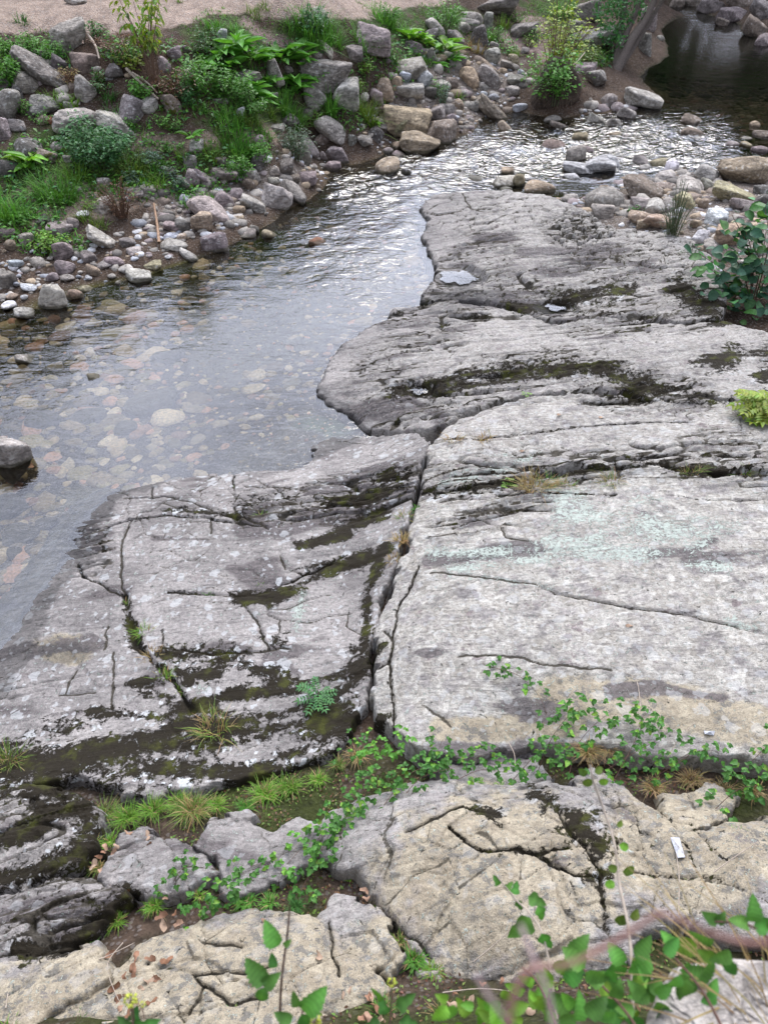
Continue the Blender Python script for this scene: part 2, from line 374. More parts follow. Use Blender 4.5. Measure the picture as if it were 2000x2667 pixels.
# control points: photo pixel + height; four-tuples are plain world points
G_PTS = [  # left bank
 (40,860,-.12),(150,820,-.02),(280,745,.0),(370,740,-.05),(450,700,0),(540,660,.02),(620,640,-.02),(720,585,0),(800,530,0),(850,465,.0),(905,440,.02),
 (0,760,.1),(100,700,.12),(200,650,.2),(330,620,.22),(440,600,.2),(560,520,.35),(650,470,.35),(740,420,.3),(800,380,.3),
 (0,640,.4),(120,580,.5),(260,560,.5),(380,540,.42),(480,460,.6),(600,410,.7),(700,350,.75),(800,320,.7),(880,370,.3),
 (20,500,.8),(160,480,.8),(320,450,.85),(420,400,1.1),(520,370,1.2),(640,355,1.15),
 (0,380,1.35),(150,360,1.35),(300,350,1.35),(450,320,1.5),(560,300,1.6),(700,270,1.6),
 (20,280,1.8),(150,280,1.75),(300,260,1.85),(440,250,1.85),(560,220,1.95),(700,200,1.95),(830,230,1.35),
 (30,190,2.2),(150,190,2.25),(280,180,2.35),(420,180,2.35),(560,160,2.25),(680,130,2.3),(800,140,2.1),(900,180,1.7),(900,260,1.2),
 (60,110,2.6),(200,120,2.6),(300,120,2.6),(420,130,2.6),(560,100,2.65),(700,80,2.55),(820,80,2.45),(930,110,2.1),
 (0,60,2.95),(150,60,2.95),(300,80,2.8),(450,70,2.85),(600,45,2.9),(750,40,2.85),(880,50,2.6),(1000,60,2.2),
 (0,5,3.1),(200,10,3.1),(500,10,3.1),(800,10,3.0),(1000,10,2.45),(1150,20,2.1),
 # boulder bank right of the path
 (960,330,.35),(990,400,0),(1090,400,-.02),(1180,370,0),(1010,280,.7),(1100,260,.75),(1200,290,.4),(1240,330,.02),(1330,350,.05),
 (1000,180,1.5),(1100,170,1.25),(1200,180,1.0),(1300,240,.5),(1370,290,.2),(1080,80,1.9),(1200,60,1.7),(1280,120,1.2),(1350,160,.9),
 (1300,40,1.7),(1400,60,1.4),(1400,140,1.0),(1450,30,1.6),(1530,60,1.5),(1530,130,1.0),(1600,110,1.0),(1600,190,.6),(1450,230,.75),(1450,285,.35),
 (1540,230,.5),(1570,290,.3),(1640,180,.45),(1690,260,.3),(1680,150,.5),(1700,60,.6),(1720,0,.7),
 # pool bed and far right bank
 (1720,200,.05),(1800,120,-.1),(1850,220,-.1),(1760,40,0),(1960,250,-.05),(1900,120,.0),(1800,300,.12),(1900,350,.15),(1700,320,.1),
 (1850,25,.38),(1950,70,.42),(2050,140,.45),(1900,-10,.75),(2050,20,.95),(2100,190,.4),(1780,45,-.05),(1860,85,-.05),(1960,145,-.1),(2060,230,-.1),(1980,200,-.15),(1760,120,-.15),(1850,160,-.2),
 # riffle bed and gravel bar
 (1640,370,.0),(1480,350,-.05),(1350,400,-.15),(1200,430,-.22),(1080,460,-.25),(1300,460,-.1),(1500,450,-.08),(1640,450,-.02),(1780,410,.05),(1880,400,.1),
 (1980,400,.22),(1640,500,.1),(1780,480,.25),(1900,480,.35),(2020,500,.45),(1580,560,.15),(1700,570,.28),(1830,590,.4),(1960,600,.5),(2040,650,.6),(1850,680,.35),(1950,740,.5),
 # main pool bed
 (950,500,-.35),(850,600,-.45),(1000,620,-.45),(700,700,-.5),(900,750,-.55),(500,780,-.45),(300,820,-.32),(150,880,-.3),(0,950,-.35),(300,950,-.5),
 (600,900,-.6),(800,900,-.5),(450,1050,-.5),(200,1050,-.45),(0,1120,-.4),(700,1080,-.35),(850,1090,-.2),(760,1180,-.2),(600,1180,-.3),(400,1220,-.3),
 (200,1250,-.4),(50,1300,-.4),(230,1340,-.3),(100,1430,-.36),(0,1550,-.36),(120,1560,-.3),(-120,1300,-.4),(-150,1000,-.3),(-150,800,.0),(-200,600,.6),(-200,300,1.8),(-200,60,3.1),
 # under the slabs
 (1150,560,-.4),(1400,600,-.1),(1700,700,.1),(1950,850,.3),(1300,800,-.2),(1000,950,-.3),(1500,950,.1),(1900,1000,.4),(1200,1200,.1),(1600,1250,.5),(2000,1300,.7),
 (1062,1330,.38),(1040,1440,.40),(1008,1540,.40),(978,1640,.41),(964,1740,.43),(955,1840,.47),(900,1300,-.1),(500,1400,-.3),(300,1600,-.4),(700,1600,-.1),(100,1800,-.3),(500,1850,-.05),(900,1700,.15),(1200,1600,.4),(1700,1600,.7),(2050,1700,.9),
 (980,1880,.38),(1000,1980,.52),(1150,2010,.58),(1300,2010,.66),(1450,1990,.8),(1600,1990,.9),(1750,2010,1.05),(1950,2020,1.15),
 (0,2050,0.15),(200,2080,0.27),(400,2100,0.39),(600,2080,0.47),(800,2050,0.55),(900,2150,0.71),(700,2200,0.71),(500,2250,0.71),(300,2280,0.60),(100,2330,0.55),
 (850,2300,0.90),(700,2360,0.95),(500,2380,0.93),(300,2420,0.90),(150,2560,1.00),(350,2550,1.10),(700,2560,1.20),(1000,2560,1.30),(1100,2350,1.05),(1300,2300,1.00),
 (1500,2400,1.25),(1650,2300,1.25),(1850,2250,1.30),(2000,2200,1.35),(1850,2450,1.55),(2000,2500,1.65),(1300,2600,1.40),(1600,2600,1.55),(1800,2640,1.75),(500,2680,1.40),(100,2700,1.25),(1000,2680,1.50),
 # the bank under the camera and the far surroundings, world points
 (-2,.9,1.9,0),(0,.85,2.1,0),(2,.9,2.3,0),(-2,.2,3.6,0),(0,.2,3.8,0),(2,.2,3.9,0),(.95,.5,3.9,0),(1.6,.5,4.1,0),(-3,-.8,4.8,0),(0,-.8,4.85,0),(3,-.8,4.9,0),(-8,-4,5,0),(8,-4,5,0),(0,-12,5.2,0),(-5,2,.6,0),(-9,2,-.2,0),(6,3,1.9,0),(10,5,2.2,0),
 (12,14,1.4,0),(16,20,1.2,0),(-16,10,-.2,0),(-14,16,1.8,0),(-16,24,3.4,0),(-6,30,4.2,0),(4,38,4.0,0),(-25,35,7,0),(0,50,8,0),(28,38,3.2,0),(26,28,1.8,0),(18,55,3,0),(40,50,7,0),(30,10,4,0),(-30,10,2,0),(0,90,14,0),(60,80,14,0),(-60,60,12,0),(0,-50,7,0),(60,0,8,0),(-60,-10,5,0)]
GH = RBF(G_PTS, .9, .06)
def ground_z(x, y):
    z = GH(x, y)
    return z + .05 * fbm(x * .9, y * .9, 3, 4) + .025 * fbm(x * 4, y * 4, 5, 3)
R_PTS = [
 (170,1300,-.14),(100,1410,-.16),(40,1500,-.16),(-60,1640,-.16),(250,1265,-.14),
 (1110,500,.08),(1250,490,.16),(1105,600,.06),(1120,700,.10),(1300,560,.30),(1500,600,.34),(1700,640,.48),(1850,700,.6),(1120,780,.12),(1250,700,.26),(1400,720,.36),(1600,740,.5),(1880,820,.72),
 (1300,800,.26),(1440,800,.3),(1600,830,.52),(1010,830,.08),(890,900,.07),(825,1025,.05),(920,1085,.05),(1000,930,.24),(1000,1050,.28),(1200,900,.36),(1200,1000,.42),(1400,900,.5),(1400,980,.52),(1650,900,.68),(1650,1000,.7),(1900,900,.86),(2030,960,.95),(1090,1020,.3),
 (780,1134,.05),(772,1212,.05),(960,1122,.1),(1080,1120,.35),(1120,1150,.6),(1300,1080,.68),(1500,1060,.76),(1750,1080,.9),(2030,1080,1.0),(1150,1240,.66),(1400,1200,.78),(1700,1200,.98),(2030,1230,1.12),
 (1100,1350,.68),(1300,1350,.84),(1600,1350,1.0),(2030,1400,1.2),(1060,1500,.68),(1300,1500,.88),(1650,1550,1.08),(2030,1600,1.28),(1000,1700,.68),(1200,1700,.88),(1600,1750,1.1),(2030,1800,1.3),(1000,1880,.66),(1200,1930,.84),(1500,1900,1.06),(1900,1950,1.28),
 (320,1298,.05),(520,1236,.06),(640,1225,.07),(800,1260,.25),(1000,1260,.42),(270,1345,.05),(450,1340,.16),(700,1380,.3),(950,1380,.42),(205,1446,.05),(400,1480,.2),(700,1500,.34),(950,1540,.44),(157,1518,.05),(350,1600,.2),(650,1620,.34),(900,1700,.44),
 (80,1640,.05),(250,1700,.16),(500,1750,.3),(800,1800,.45),(0,1740,.04),(150,1850,.18),(400,1850,.3),(650,1880,.42),(880,1900,.52),(-60,1850,.08),(0,2000,.24),(250,1980,.36),(500,1990,.44),(700,1990,.5),
 (0,2080,.42),(150,2080,.48),(220,2180,.66),(0,2280,.64),(0,2380,.76),(250,2330,.86),(200,2440,.92),(0,2500,.96),(330,2170,.66),(480,2230,.86),(400,2320,.92),(600,2150,.72),(750,2160,.76),(650,2290,.9),(0,2550,1.05),(200,2500,1.05),(80,2680,1.25),
 (920,2130,.95),(1130,2060,1.05),(1400,2060,1.15),(1000,2220,1.15),(1250,2220,1.32),(1500,2180,1.35),(1100,2400,1.28),(1300,2420,1.45),(1550,2400,1.5),(1700,2330,1.5),(1250,2530,1.38),
 (500,2440,1.15),(700,2380,1.12),(850,2440,1.22),(300,2540,1.2),(600,2560,1.35),(850,2600,1.42),(300,2700,1.4),(700,2700,1.55),(920,2380,1.12),(1000,2500,1.3),
 (1570,2020,1.18),(1700,2120,1.38),(1900,2150,1.5),(2030,2200,1.6),(1750,2280,1.5),(1900,2350,1.65),(2030,2420,1.75),(1800,2070,1.2),(1900,2080,1.3),(1300,1990,.78),
]
RH = RBF(R_PTS, .35)
def hit(px, py, f, t0=1.2, t1=70, n=220):
    """where the sight line through a pixel meets a height field"""
    d = ray(px, py); t = np.geomspace(t0, t1, n)
    g = CAMZ + d[2] * t - f(d[0] * t, d[1] * t); i = np.argmax(g < 0)
    if g[i] >= 0: i = n - 1
    a, b = t[max(i - 1, 0)], t[i]
    for _ in range(18):
        m = (a + b) / 2
        if CAMZ + d[2] * m - f(np.array(d[0] * m), np.array(d[1] * m)) < 0: b = m
        else: a = m
    return np.array([d[0] * b, d[1] * b, CAMZ + d[2] * b]), b
def hits(pxs, pys, f):
    return np.array([hit(a, b, f)[0] for a, b in zip(pxs, pys)])

# ------------------------------------------------------------------ ground sheet
def cax(a, b, s, lo, hi):
    inner = np.arange(a, b + 1e-6, s); k = np.geomspace(s * 2, 1, 1)
    def ext(n0, end):
        o = []; st = s * 1.6; p = n0
        sg = 1 if end > n0 else -1
        while (end - p) * sg > 0: p = p + sg * st; st *= 1.28; o.append(p)
        return np.array(o)
    return np.concatenate([ext(a, lo)[::-1], inner, ext(b, hi)])
gx = cax(-13, 19, .1, -300, 300); gy = cax(.6, 36, .1, -200, 400)
X, Y = np.meshgrid(gx, gy); Z = ground_z(X, Y)
PX, PY, PD = proj(X, Y, Z)
n1 = fbm(X * 1.1, Y * 1.1, 21, 4); n2 = fbm(X * 4, Y * 4, 22, 3)
PATH = [(-400,-400),(-400,60),(40,88),(130,72),(300,98),(470,66),(560,40),(740,46),(870,52),(960,46),(1060,24),(1180,4),(1300,-60),(1300,-400)]
def lin(c): return np.array(c, float)
colr = np.empty(X.shape + (4,)); colr[..., 3] = .35
soil = lin((.075, .052, .037)); colr[..., :3] = soil
def paint(mask, c, a=None):
    m = np.clip(mask, 0, 1)[..., None]; colr[..., :3] = colr[..., :3] * (1 - m) + lin(c) * m
    if a is not None: colr[..., 3] = colr[..., 3] * (1 - m[..., 0]) + a * m[..., 0]
inview = sst(60, 40, np.abs(Y - 0)) * 1.0
grs = blobs(PX, PY, [(600,90,130,45),(800,100,120,60),(720,120,120,40),(1000,60,80,40),(1150,60,80,50),(250,400,150,70),(60,480,120,90),(600,250,160,90),(300,470,160,60),(600,400,80,40),(1450,30,70,40),(100,150,120,40)])
paint(sst(.35, .62, grs + .45 * n2) * .85, (.05, .085, .022), .1)
pm = inside(PX + 14 * n2, PY + 12 * n1, PATH).astype(float); pm = np.where(Y > 24, np.maximum(pm, 0), pm)
paint(pm, (.345, .265, .21), .9)
tr = blobs(PX, PY, [([(640,60),(700,100),(800,140),(860,140)],16),([(1320,100),(1400,120),(1440,150)],22),(1380,60,40,20)])
paint(sst(.4, .62, tr + .3 * n2), (.25, .18, .155), .5)
te = blobs(PX, PY, [([(360,370),(480,375),(640,355),(720,350)],22),([(100,570),(250,540),(360,520),(440,500)],30),(200,500,120,30)])
paint(sst(.38, .65, te + .35 * n2), (.27, .205, .155), .6)
gv = blobs(PX, PY, [([(1560,580),(1700,520),(1850,560),(2000,600)],110),([(450,560),(600,520),(750,470)],50),(1230,300,60,40),([(1100,250),(1300,200)],60)])
paint(sst(.4, .6, gv + .3 * n2), (.17, .14, .115), .9)
br = blobs(PX, PY, [(330,130,150,60),(470,230,110,90),(1450,230,60,70)])
paint(sst(.4, .6, br + .3 * n2), (.075, .048, .033), .2)
bed = sst(.06, -.02, Z - wlev(X, Y)) * (X > -60) * (Y > 3) * (Y < 60)
paint(bed, (.075, .055, .03), .5)
paint(bed * sst(26, 29, Y) , (.03, .03, .016), .2)
alg = blobs(PX, PY, [(400,690,120,60),(160,740,160,50),(1120,620,60,100),(1130,560,40,60)])
paint(bed * sst(.3, .7, alg + .3 * n2), (.075, .075, .018), .3)
sandy = blobs(PX, PY, [([(800,1130),(740,1180),(640,1210)],60),(860,1090,90,50),([(600,900),(800,800),(950,740)],120)])
paint(bed * sst(.35, .7, sandy + .2 * n2), (.20, .175, .135), .5)
paint(bed * sst(.35, .7, blobs(PX, PY, [(860,1105,80,30)]) + .2 * n2), (.17, .21, .13), .2)
shelf = blobs(PX, PY, [(240,1350,110,80),(120,1550,110,150)])
paint(bed * sst(.35, .7, shelf + .3 * n2), (.18, .155, .085), .2)
fg = sst(1900, 2050, PY) * (PX > -300) * (PX < 2300)
paint(fg * sst(-.4, .3, n2 + .5 * n1), (.062, .047, .032), .15); paint(fg * sst(-.15, .3, n1 + .5 * n2), (.042, .050, .014), .03)
V = np.stack([X, Y, Z], -1).reshape(-1, 3)
g_o = obj('ground', mesh('ground', V, [grid_faces(len(gx), len(gy))], M_GROUND, True, {'col': colr.reshape(-1, 4)})); tag(g_o, kind='structure')

# ------------------------------------------------------------------ river water
wx = cax(-9, 19, .07, -40, 70); wy = cax(5, 30, .07, -6, 75)
X, Y = np.meshgrid(wx, wy); W0 = wlev(X, Y); PX, PY, PD = proj(X, Y, W0); gz = GH(X, Y)
chop = np.clip(blobs(PX, PY, [([(1080,440),(1250,420),(1500,380),(1750,360),(1850,370)],75),([(1000,500),(900,480)],60)]) * 1.7 - .55, 0, 1)
chop = np.maximum(chop, .35 * np.clip(blobs(PX, PY, [([(1000,560),(950,680),(860,640)],120)]) * 2 - .6, 0, 1))
chop = chop * (X > -3)
sx = X * .8 + Y * .6; sy = -X * .6 + Y * .8
wav = .055 * chop * fbm(sx * 1.6, sy * 3.6, 31, 3) + .024 * chop * fbm(sx * 5, sy * 9, 32, 2) + .003 * fbm(sx * 1.5, sy * 2.2, 33, 3)
foam = blobs(PX, PY, [([(1690,322),(1740,340),(1790,365)],16),([(1820,370),(1870,385)],12),(1070,478,50,20),(1010,470,40,14),(1450,347,40,12),(1470,395,16,10),(1600,478,22,20),(1620,460,20,14),([(1090,440),(1180,400)],16),([(1300,400),(1500,380)],20)])
foam = np.where(foam > 0, foam, 0) * .58
Vw = np.stack([X, Y, W0 + wav], -1).reshape(-1, 3)
keep = (gz < W0 + .35) & (Y > 2.5); kf = keep[:-1, :-1] | keep[1:, 1:]
aw = np.stack([chop, foam, 0 * chop, 0 * chop + 1], -1).reshape(-1, 4)
Vw, Fw, Aw = compact(Vw, grid_faces(len(wx), len(wy), kf), {'w': aw})
tag(obj('river_water', mesh('river_water', Vw, [Fw], M_WATER, True, Aw)), kind='structure')

# ------------------------------------------------------------------ bedrock slabs
CRACKS = [  # (polyline px, half width m, depth m, moss 0..1)
 ([(270,1378),(345,1352),(440,1342),(540,1348),(620,1362),(700,1378)],.022,.07,.3),([(430,1292),(500,1306),(560,1332),(690,1372),(720,1400)],.012,.04,.1),
 ([(608,1236),(611,1300),(612,1336)],.012,.05,.3),([(398,1272),(397,1300)],.012,.05,0),([(320,1300),(400,1297),(430,1292)],.012,.05,0),
 ([(345,1352),(322,1400),(312,1450),(318,1520),(326,1548)],.014,.05,.2),([(326,1548),(332,1600),(342,1640),(362,1690),(402,1722),(442,1762),(476,1806),(500,1850)],.045,.10,.75),
 ([(326,1548),(285,1540),(250,1515),(215,1500),(202,1465)],.013,.05,.3),([(290,1560),(281,1620),(275,1690)],.010,.03,.1),([(298,1700),(293,1760),(296,1845)],.010,.03,.1),
 ([(440,1541),(550,1545),(620,1551),(700,1540),(800,1490),(900,1445)],.018,.05,.5),([(620,1555),(660,1600),(682,1650),(700,1692)],.016,.04,.3),
 ([(795,1530),(801,1570),(780,1610),(770,1655)],.012,.04,.2),([(725,1400),(730,1450),(742,1482)],.010,.04,.1),([(550,1350),(551,1388)],.009,.03,0),
 ([(150,1806),(250,1801)],.010,.03,.1),([(165,1800),(200,1742)],.008,.02,0),([(420,1640),(430,1690),(550,1705),(700,1692),(760,1690)],.014,.03,.3),([(800,1440),(900,1330),(1010,1290)],.012,.03,.3),
 ([(780,1134),(900,1150),(1080,1140)],.012,.03,.0),([(560,1290),(760,1300),(900,1270),(1060,1245)],.012,.03,.15),([(640,1265),(800,1275),(960,1240)],.010,.03,.1),
 ([(1447,1543),(1520,1556),(1600,1573),(1690,1590),(1740,1590),(1850,1615),(2010,1652)],.014,.05,.2),([(1190,1711),(1340,1709),(1400,1730),(1500,1737),(1590,1743)],.008,.025,.1),
 ([(1100,1825),(1180,1892)],.007,.02,0),([(1120,1490),(1240,1500),(1380,1520),(1447,1543)],.007,.02,.1),
 ([(1128,1147),(1250,1142),(1380,1127),(1480,1115),(1590,1105),(1680,1097),(1800,1100)],.020,.06,.55),([(1580,1025),(1650,1050),(1680,1080)],.016,.05,.2),
 ([(1400,1150),(1393,1192)],.010,.03,0),([(1480,1160),(1492,1188)],.014,.04,.1),([(1535,1160),(1542,1184)],.014,.04,.1),
 ([(1740,1290),(1850,1305),(2010,1300)],.018,.05,.35),([(1180,1372),(1250,1350),(1290,1365),(1320,1395),(1372,1408)],.016,.045,.2),([(1300,1290),(1450,1285),(1600,1290)],.02,.05,.5),
 ([(1030,1900),(1020,1800),(1012,1720),(1025,1650),(1040,1580),(1075,1520),(1090,1470)],.014,.045,.5),([(985,1740),(1015,1720)],.012,.05,.2),([(1000,1640),(1022,1660)],.012,.05,.1),
 ([(1180,1240),(1330,1230),(1400,1220)],.018,.05,.5),([(1600,1190),(1750,1180),(1990,1190)],.014,.04,.5),
 ([(1165,2150),(1245,2210),(1380,2215),(1480,2213)],.014,.05,.7),([(1395,2220),(1440,2250),(1500,2285),(1560,2290)],.013,.05,.6),([(1060,2160),(1130,2130),(1210,2104),(1300,2118)],.014,.05,.4),
 ([(1430,2085),(1490,2170),(1530,2220),(1560,2275),(1580,2420)],.020,.06,.8),([(1485,2295),(1500,2340)],.010,.03,.4),([(1020,2400),(1080,2440),(1120,2500)],.012,.04,.4),
 ([(480,2430),(560,2465),(640,2462)],.010,.04,.1),([(370,2500),(510,2535),(620,2535),(700,2520)],.012,.05,.2),([(510,2535),(530,2570),(490,2640)],.012,.05,.3),([(530,2565),(600,2605),(680,2600)],.012,.05,.2),
 ([(850,2400),(870,2470),(880,2540)],.012,.05,.4),([(400,2520),(450,2610),(480,2667)],.010,.04,.1),
 ([(1745,2130),(1790,2200),(1815,2270)],.012,.04,.6),([(1800,2140),(1850,2200),(1880,2240)],.012,.04,.6),([(1570,2080),(1650,2140),(1700,2210)],.008,.03,.2),([(1640,2275),(1720,2280),(1880,2290)],.010,.04,.5),
 ([(30,2360),(130,2330),(250,2350)],.012,.04,.3),([(0,2440),(120,2400),(270,2400)],.014,.04,.3),([(1130,560),(1240,545),(1330,560)],.014,.04,0),([(1200,500),(1230,545)],.012,.03,0),
]
CRACKS = [(hits(*zip(*c[0]), RH)[:, :2], c[1] * .72, c[2] * .8, c[3]) for c in CRACKS]
POOLS = [(1195,722,46,20),(1450,796,34,12),(1092,1014,26,12)]
POOL_Z = []
for a, b, rx, ry in POOLS:
    p, _ = hit(a, b, RH); POOL_Z.append((p[0], p[1], p[2] - .06, p))
RIBS = [([(1130,760),(1300,740),(1450,790),(1600,830),(1800,800)],60),([(1030,1020),(1150,1040),(1300,980),(1450,960),(1600,1000),(1800,1030)],55),([(950,1100),(1080,1060)],40),(1800,740,120,60),(1500,590,80,45),(1250,650,120,40),(1600,700,200,60),
        ([(850,1300),(950,1280),(1050,1250)],50),([(650,1330),(900,1290)],40),(230,1420,60,60),([(1120,1260),(1400,1230),(1650,1210),(2000,1230)],45),([(1150,1390),(1400,1300)],36),([(950,1000),(1150,850)],55),(1900,1180,130,50),([(1000,830),(1250,830)],30),(130,2200,200,140),(150,2420,200,120)]
MOSS = [([(620,1556),(760,1525),(850,1490),(950,1445)],26),([(440,1705),(530,1720),(600,1712)],30),([(240,1850),(400,1870),(440,1890)],18),([(440,1890),(640,1872),(800,1845),(930,1780),(960,1700)],34),([(640,1730),(740,1770)],30),
        ([(-40,2010),(160,1970),(330,1945),(500,1960),(620,1930),(800,1900),(900,1880)],62),([(100,2030),(400,2010),(560,2020),(760,1960)],56),([(380,1800),(480,1830),(560,1850)],30),([(740,1820),(860,1850)],40),([(60,1990),(300,1975),(480,1990)],60),([(430,1900),(560,1880)],26),([(600,1800),(720,1800)],24),([(420,1700),(500,1780)],22),([(360,1350),(480,1330),(640,1345)],8),([(880,1380),(1000,1330)],14),([(500,1740),(560,1760)],30),([(860,1300),(940,1290),(1040,1250)],26),([(1000,1420),(960,1540),(950,1700)],16),
        ([(1030,1020),(1300,970),(1500,960)],26),([(1480,960),(1640,985),(1720,1010)],22),([(1660,1020),(1800,1030),(1900,1040)],18),([(1430,785),(1560,770),(1640,760)],22),([(1330,800),(1500,800)],14),(1880,940,60,30),(1990,980,30,60),
        ([(1130,1300),(1250,1270),(1330,1255)],20),([(1400,1222),(1700,1212),(1990,1240)],14),([(1500,2150),(1560,2200)],44),([(1380,2050),(1430,2090)],24),([(1240,2100),(1290,2120)],20),([(1530,2290),(1570,2280)],24),([(470,2160),(480,2190)],14),
        ([(100,2100),(220,2110),(250,2190)],40),([(0,2200),(120,2160)],22),([(0,2290),(150,2260),(220,2210)],30),([(60,2480),(170,2470),(250,2400),(330,2330)],26),([(700,2330),(840,2280)],20),([(1780,740),(1860,800)],30),([(1870,830),(1780,770)],24),(700,1580,20,10),(720,1660,30,14),([(780,1430),(900,1390)],14)]
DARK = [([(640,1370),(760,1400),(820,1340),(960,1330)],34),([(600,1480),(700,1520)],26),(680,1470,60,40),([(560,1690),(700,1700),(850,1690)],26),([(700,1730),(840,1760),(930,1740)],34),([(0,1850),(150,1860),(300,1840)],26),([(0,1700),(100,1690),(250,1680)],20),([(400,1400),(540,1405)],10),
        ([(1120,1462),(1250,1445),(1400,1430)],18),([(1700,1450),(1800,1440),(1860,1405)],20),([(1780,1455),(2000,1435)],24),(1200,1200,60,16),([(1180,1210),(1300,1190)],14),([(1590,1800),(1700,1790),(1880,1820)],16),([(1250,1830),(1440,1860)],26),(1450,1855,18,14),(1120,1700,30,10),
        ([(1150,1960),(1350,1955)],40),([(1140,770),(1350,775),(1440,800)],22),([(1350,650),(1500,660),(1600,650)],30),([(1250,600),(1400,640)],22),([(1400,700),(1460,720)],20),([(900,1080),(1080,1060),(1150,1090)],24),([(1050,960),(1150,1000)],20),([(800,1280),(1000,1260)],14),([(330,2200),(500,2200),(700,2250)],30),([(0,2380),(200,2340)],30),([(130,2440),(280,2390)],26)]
LICH = [([(1170,1485),(1300,1465),(1450,1450),(1600,1440),(1740,1440)],20),([(1130,1440),(1400,1430)],16),([(1780,1470),(1900,1476)],12),([(1150,1260),(1240,1240),(1390,1190)],22),([(1480,1330),(1620,1370),(1800,1380)],55),([(1380,1420),(1550,1400)],34),([(1260,1500),(1440,1530)],10),(1850,1360,60,20),([(1900,1620),(2000,1640)],12),([(790,1540),(770,1640)],14),(540,1840,50,40)]
OCHR = [(1300,2300,330,250),(1800,2200,260,180),(600,2560,520,170),([(1450,1820),(1700,1830),(1990,1900)],60),([(1150,1900),(1300,1900),(1500,1890)],34),(120,2640,160,110),(1000,2460,60,90),(170,1690,90,40)]
def slab(name, poly, label, cat, step, ang, edge=.07, rib=1., rough=1., blot=.6, spots=.4, drop=.55, netw=None, ochr=0., off=0., seed=0, mossk=1., basek=.3, facet=0., dome=0., grow=0., joint=.7):
    if grow:
        pc = np.mean(poly, 0); poly = [tuple(pc + (np.array(q) - pc) * (1 + grow)) for q in poly]
    P = hits(*zip(*poly), RH)[:, :2]; pts = [tuple(p) for p in P]
    x0, y0 = P.min(0) - .12; x1, y1 = P.max(0) + .12
    x1 = min(x1, 12); nx = int((x1 - x0) / step) + 1; ny = int((y1 - y0) / step) + 1
    X, Y = np.meshgrid(x0 + np.arange(nx) * step, y0 + np.arange(ny) * step); sh = X.shape
    c_, s_ = math.cos(R_(ang)), math.sin(R_(ang))
    fa, fb, fv = worley((X * c_ + Y * s_) * 2.6 + .3 * fbm(X * 3, Y * 3, seed + 55, 2), (-X * s_ + Y * c_) * 5.5, seed + 52)
    wb = .05 * fbm(X * 4, Y * 4, seed + 50, 4) + .012 * vn(X * 24, Y * 24, seed + 51) + .035 * fv
    d = seg_dist(X, Y, pts, True); d = np.where(inside(X, Y, pts), d, -d) + wb + .02
    z = RH(X, Y) + off; PX, PY, PD = proj(X, Y, z)
    c, s = math.cos(R_(ang)), math.sin(R_(ang)); U = X * c + Y * s; Vv = -X * s + Y * c
    Vv = Vv + .10 * fbm(X * .9, Y * .9, seed + 1, 3) + .03 * fbm(U * 2, Vv * 5, seed + 2, 2)
    ribm = np.clip(blobs(PX, PY, RIBS) * 2.0 - .45, 0, 1) * rib
    base = basek
    k = base + ribm
    z = z + .03 * rough * fbm(X * .7, Y * .7, seed + 3, 3) + .014 * rough * fbm(U * 1.5, Vv * 6, seed + 4, 4)
    gall = np.zeros(sh)
    for i, (su, sv, wd, dp, kk) in enumerate([(.45, 3.0, .05, .085, k), (.9, 6.5, .09, .055, k), (1.8, 14, .14, .030, np.clip(k * 1.2, 0, 1)), (3.5, 30, .2, .013, np.clip(k * 1.5, 0, 1))]):
        n = vn(U * su + 3.1 * i, Vv * sv + 1.7 * i, seed + 10 + i); thr = vn(U * .9, Vv * 2.2, seed + 20 + i)
        g = np.exp(-(n / wd) ** 2) * sst(-.35 + .3 * (1 - np.clip(kk, 0, 1)), .35, thr)
        z = z - dp * g * kk; gall = np.maximum(gall, g * np.clip(kk * 1.1 - .02, 0, 1) * (1 - .15 * i))
    # overlapping leaves of rock: a saw-tooth profile across the strike
    t = Vv * 5.5 + .9 * fbm(U * .8, Vv * 2, seed + 30, 3); fr = t - np.floor(t); rw = _h(np.floor(t).astype(np.int64), 0 * X.astype(np.int64), 0, seed + 31)
    z = z + .10 * ribm * (fr - .5) * (.6 + .4 * rw) + .04 * ribm * rw
    gall = np.maximum(gall, ribm * sst(.80, .93, fr) * sst(1.0, .97, fr) * .9 * (rw > -.5))
    t = Vv * 14 + 1.4 * fbm(U * 1.6, Vv * 3, seed + 34, 3); fr2 = t - np.floor(t); rw2 = _h(np.floor(t).astype(np.int64), np.floor(U * 1.5).astype(np.int64), 0, seed + 35)
    z = z + .035 * ribm * (fr2 - .5) * (.5 + .5 * rw2) + .012 * ribm * rw2; gall = np.maximum(gall, ribm * sst(.78, .95, fr2) * .75 * (rw2 > 0))
    z = z + .0045 * rough * fbm(X * 14, Y * 14, seed + 5, 4)
    # fine joint set crossing the cleavage, broken and uneven
    for jk, (sx, sy, dp, th) in enumerate([(1.3, 1.9, .022, .035), (2.6, 4.6, .012, .05)]):
        f1, f2, cv = worley(U * sx + .35 * fbm(X * 1.5, Y * 1.5, seed + 86, 3), Vv * sy + .35 * fbm(X * 1.5, Y * 1.5, seed + 87, 3), seed + 88 + jk)
        g = sst(th, .0, f2 - f1) * sst(-.05, .45, vn(X * 1.3 + 5 * jk, Y * 1.6, seed + 90 + jk)) * joint; z = z - dp * g; gall = np.maximum(gall, g * .8)
        z = z + .008 * joint * cv; tone = cv if jk == 0 else tone
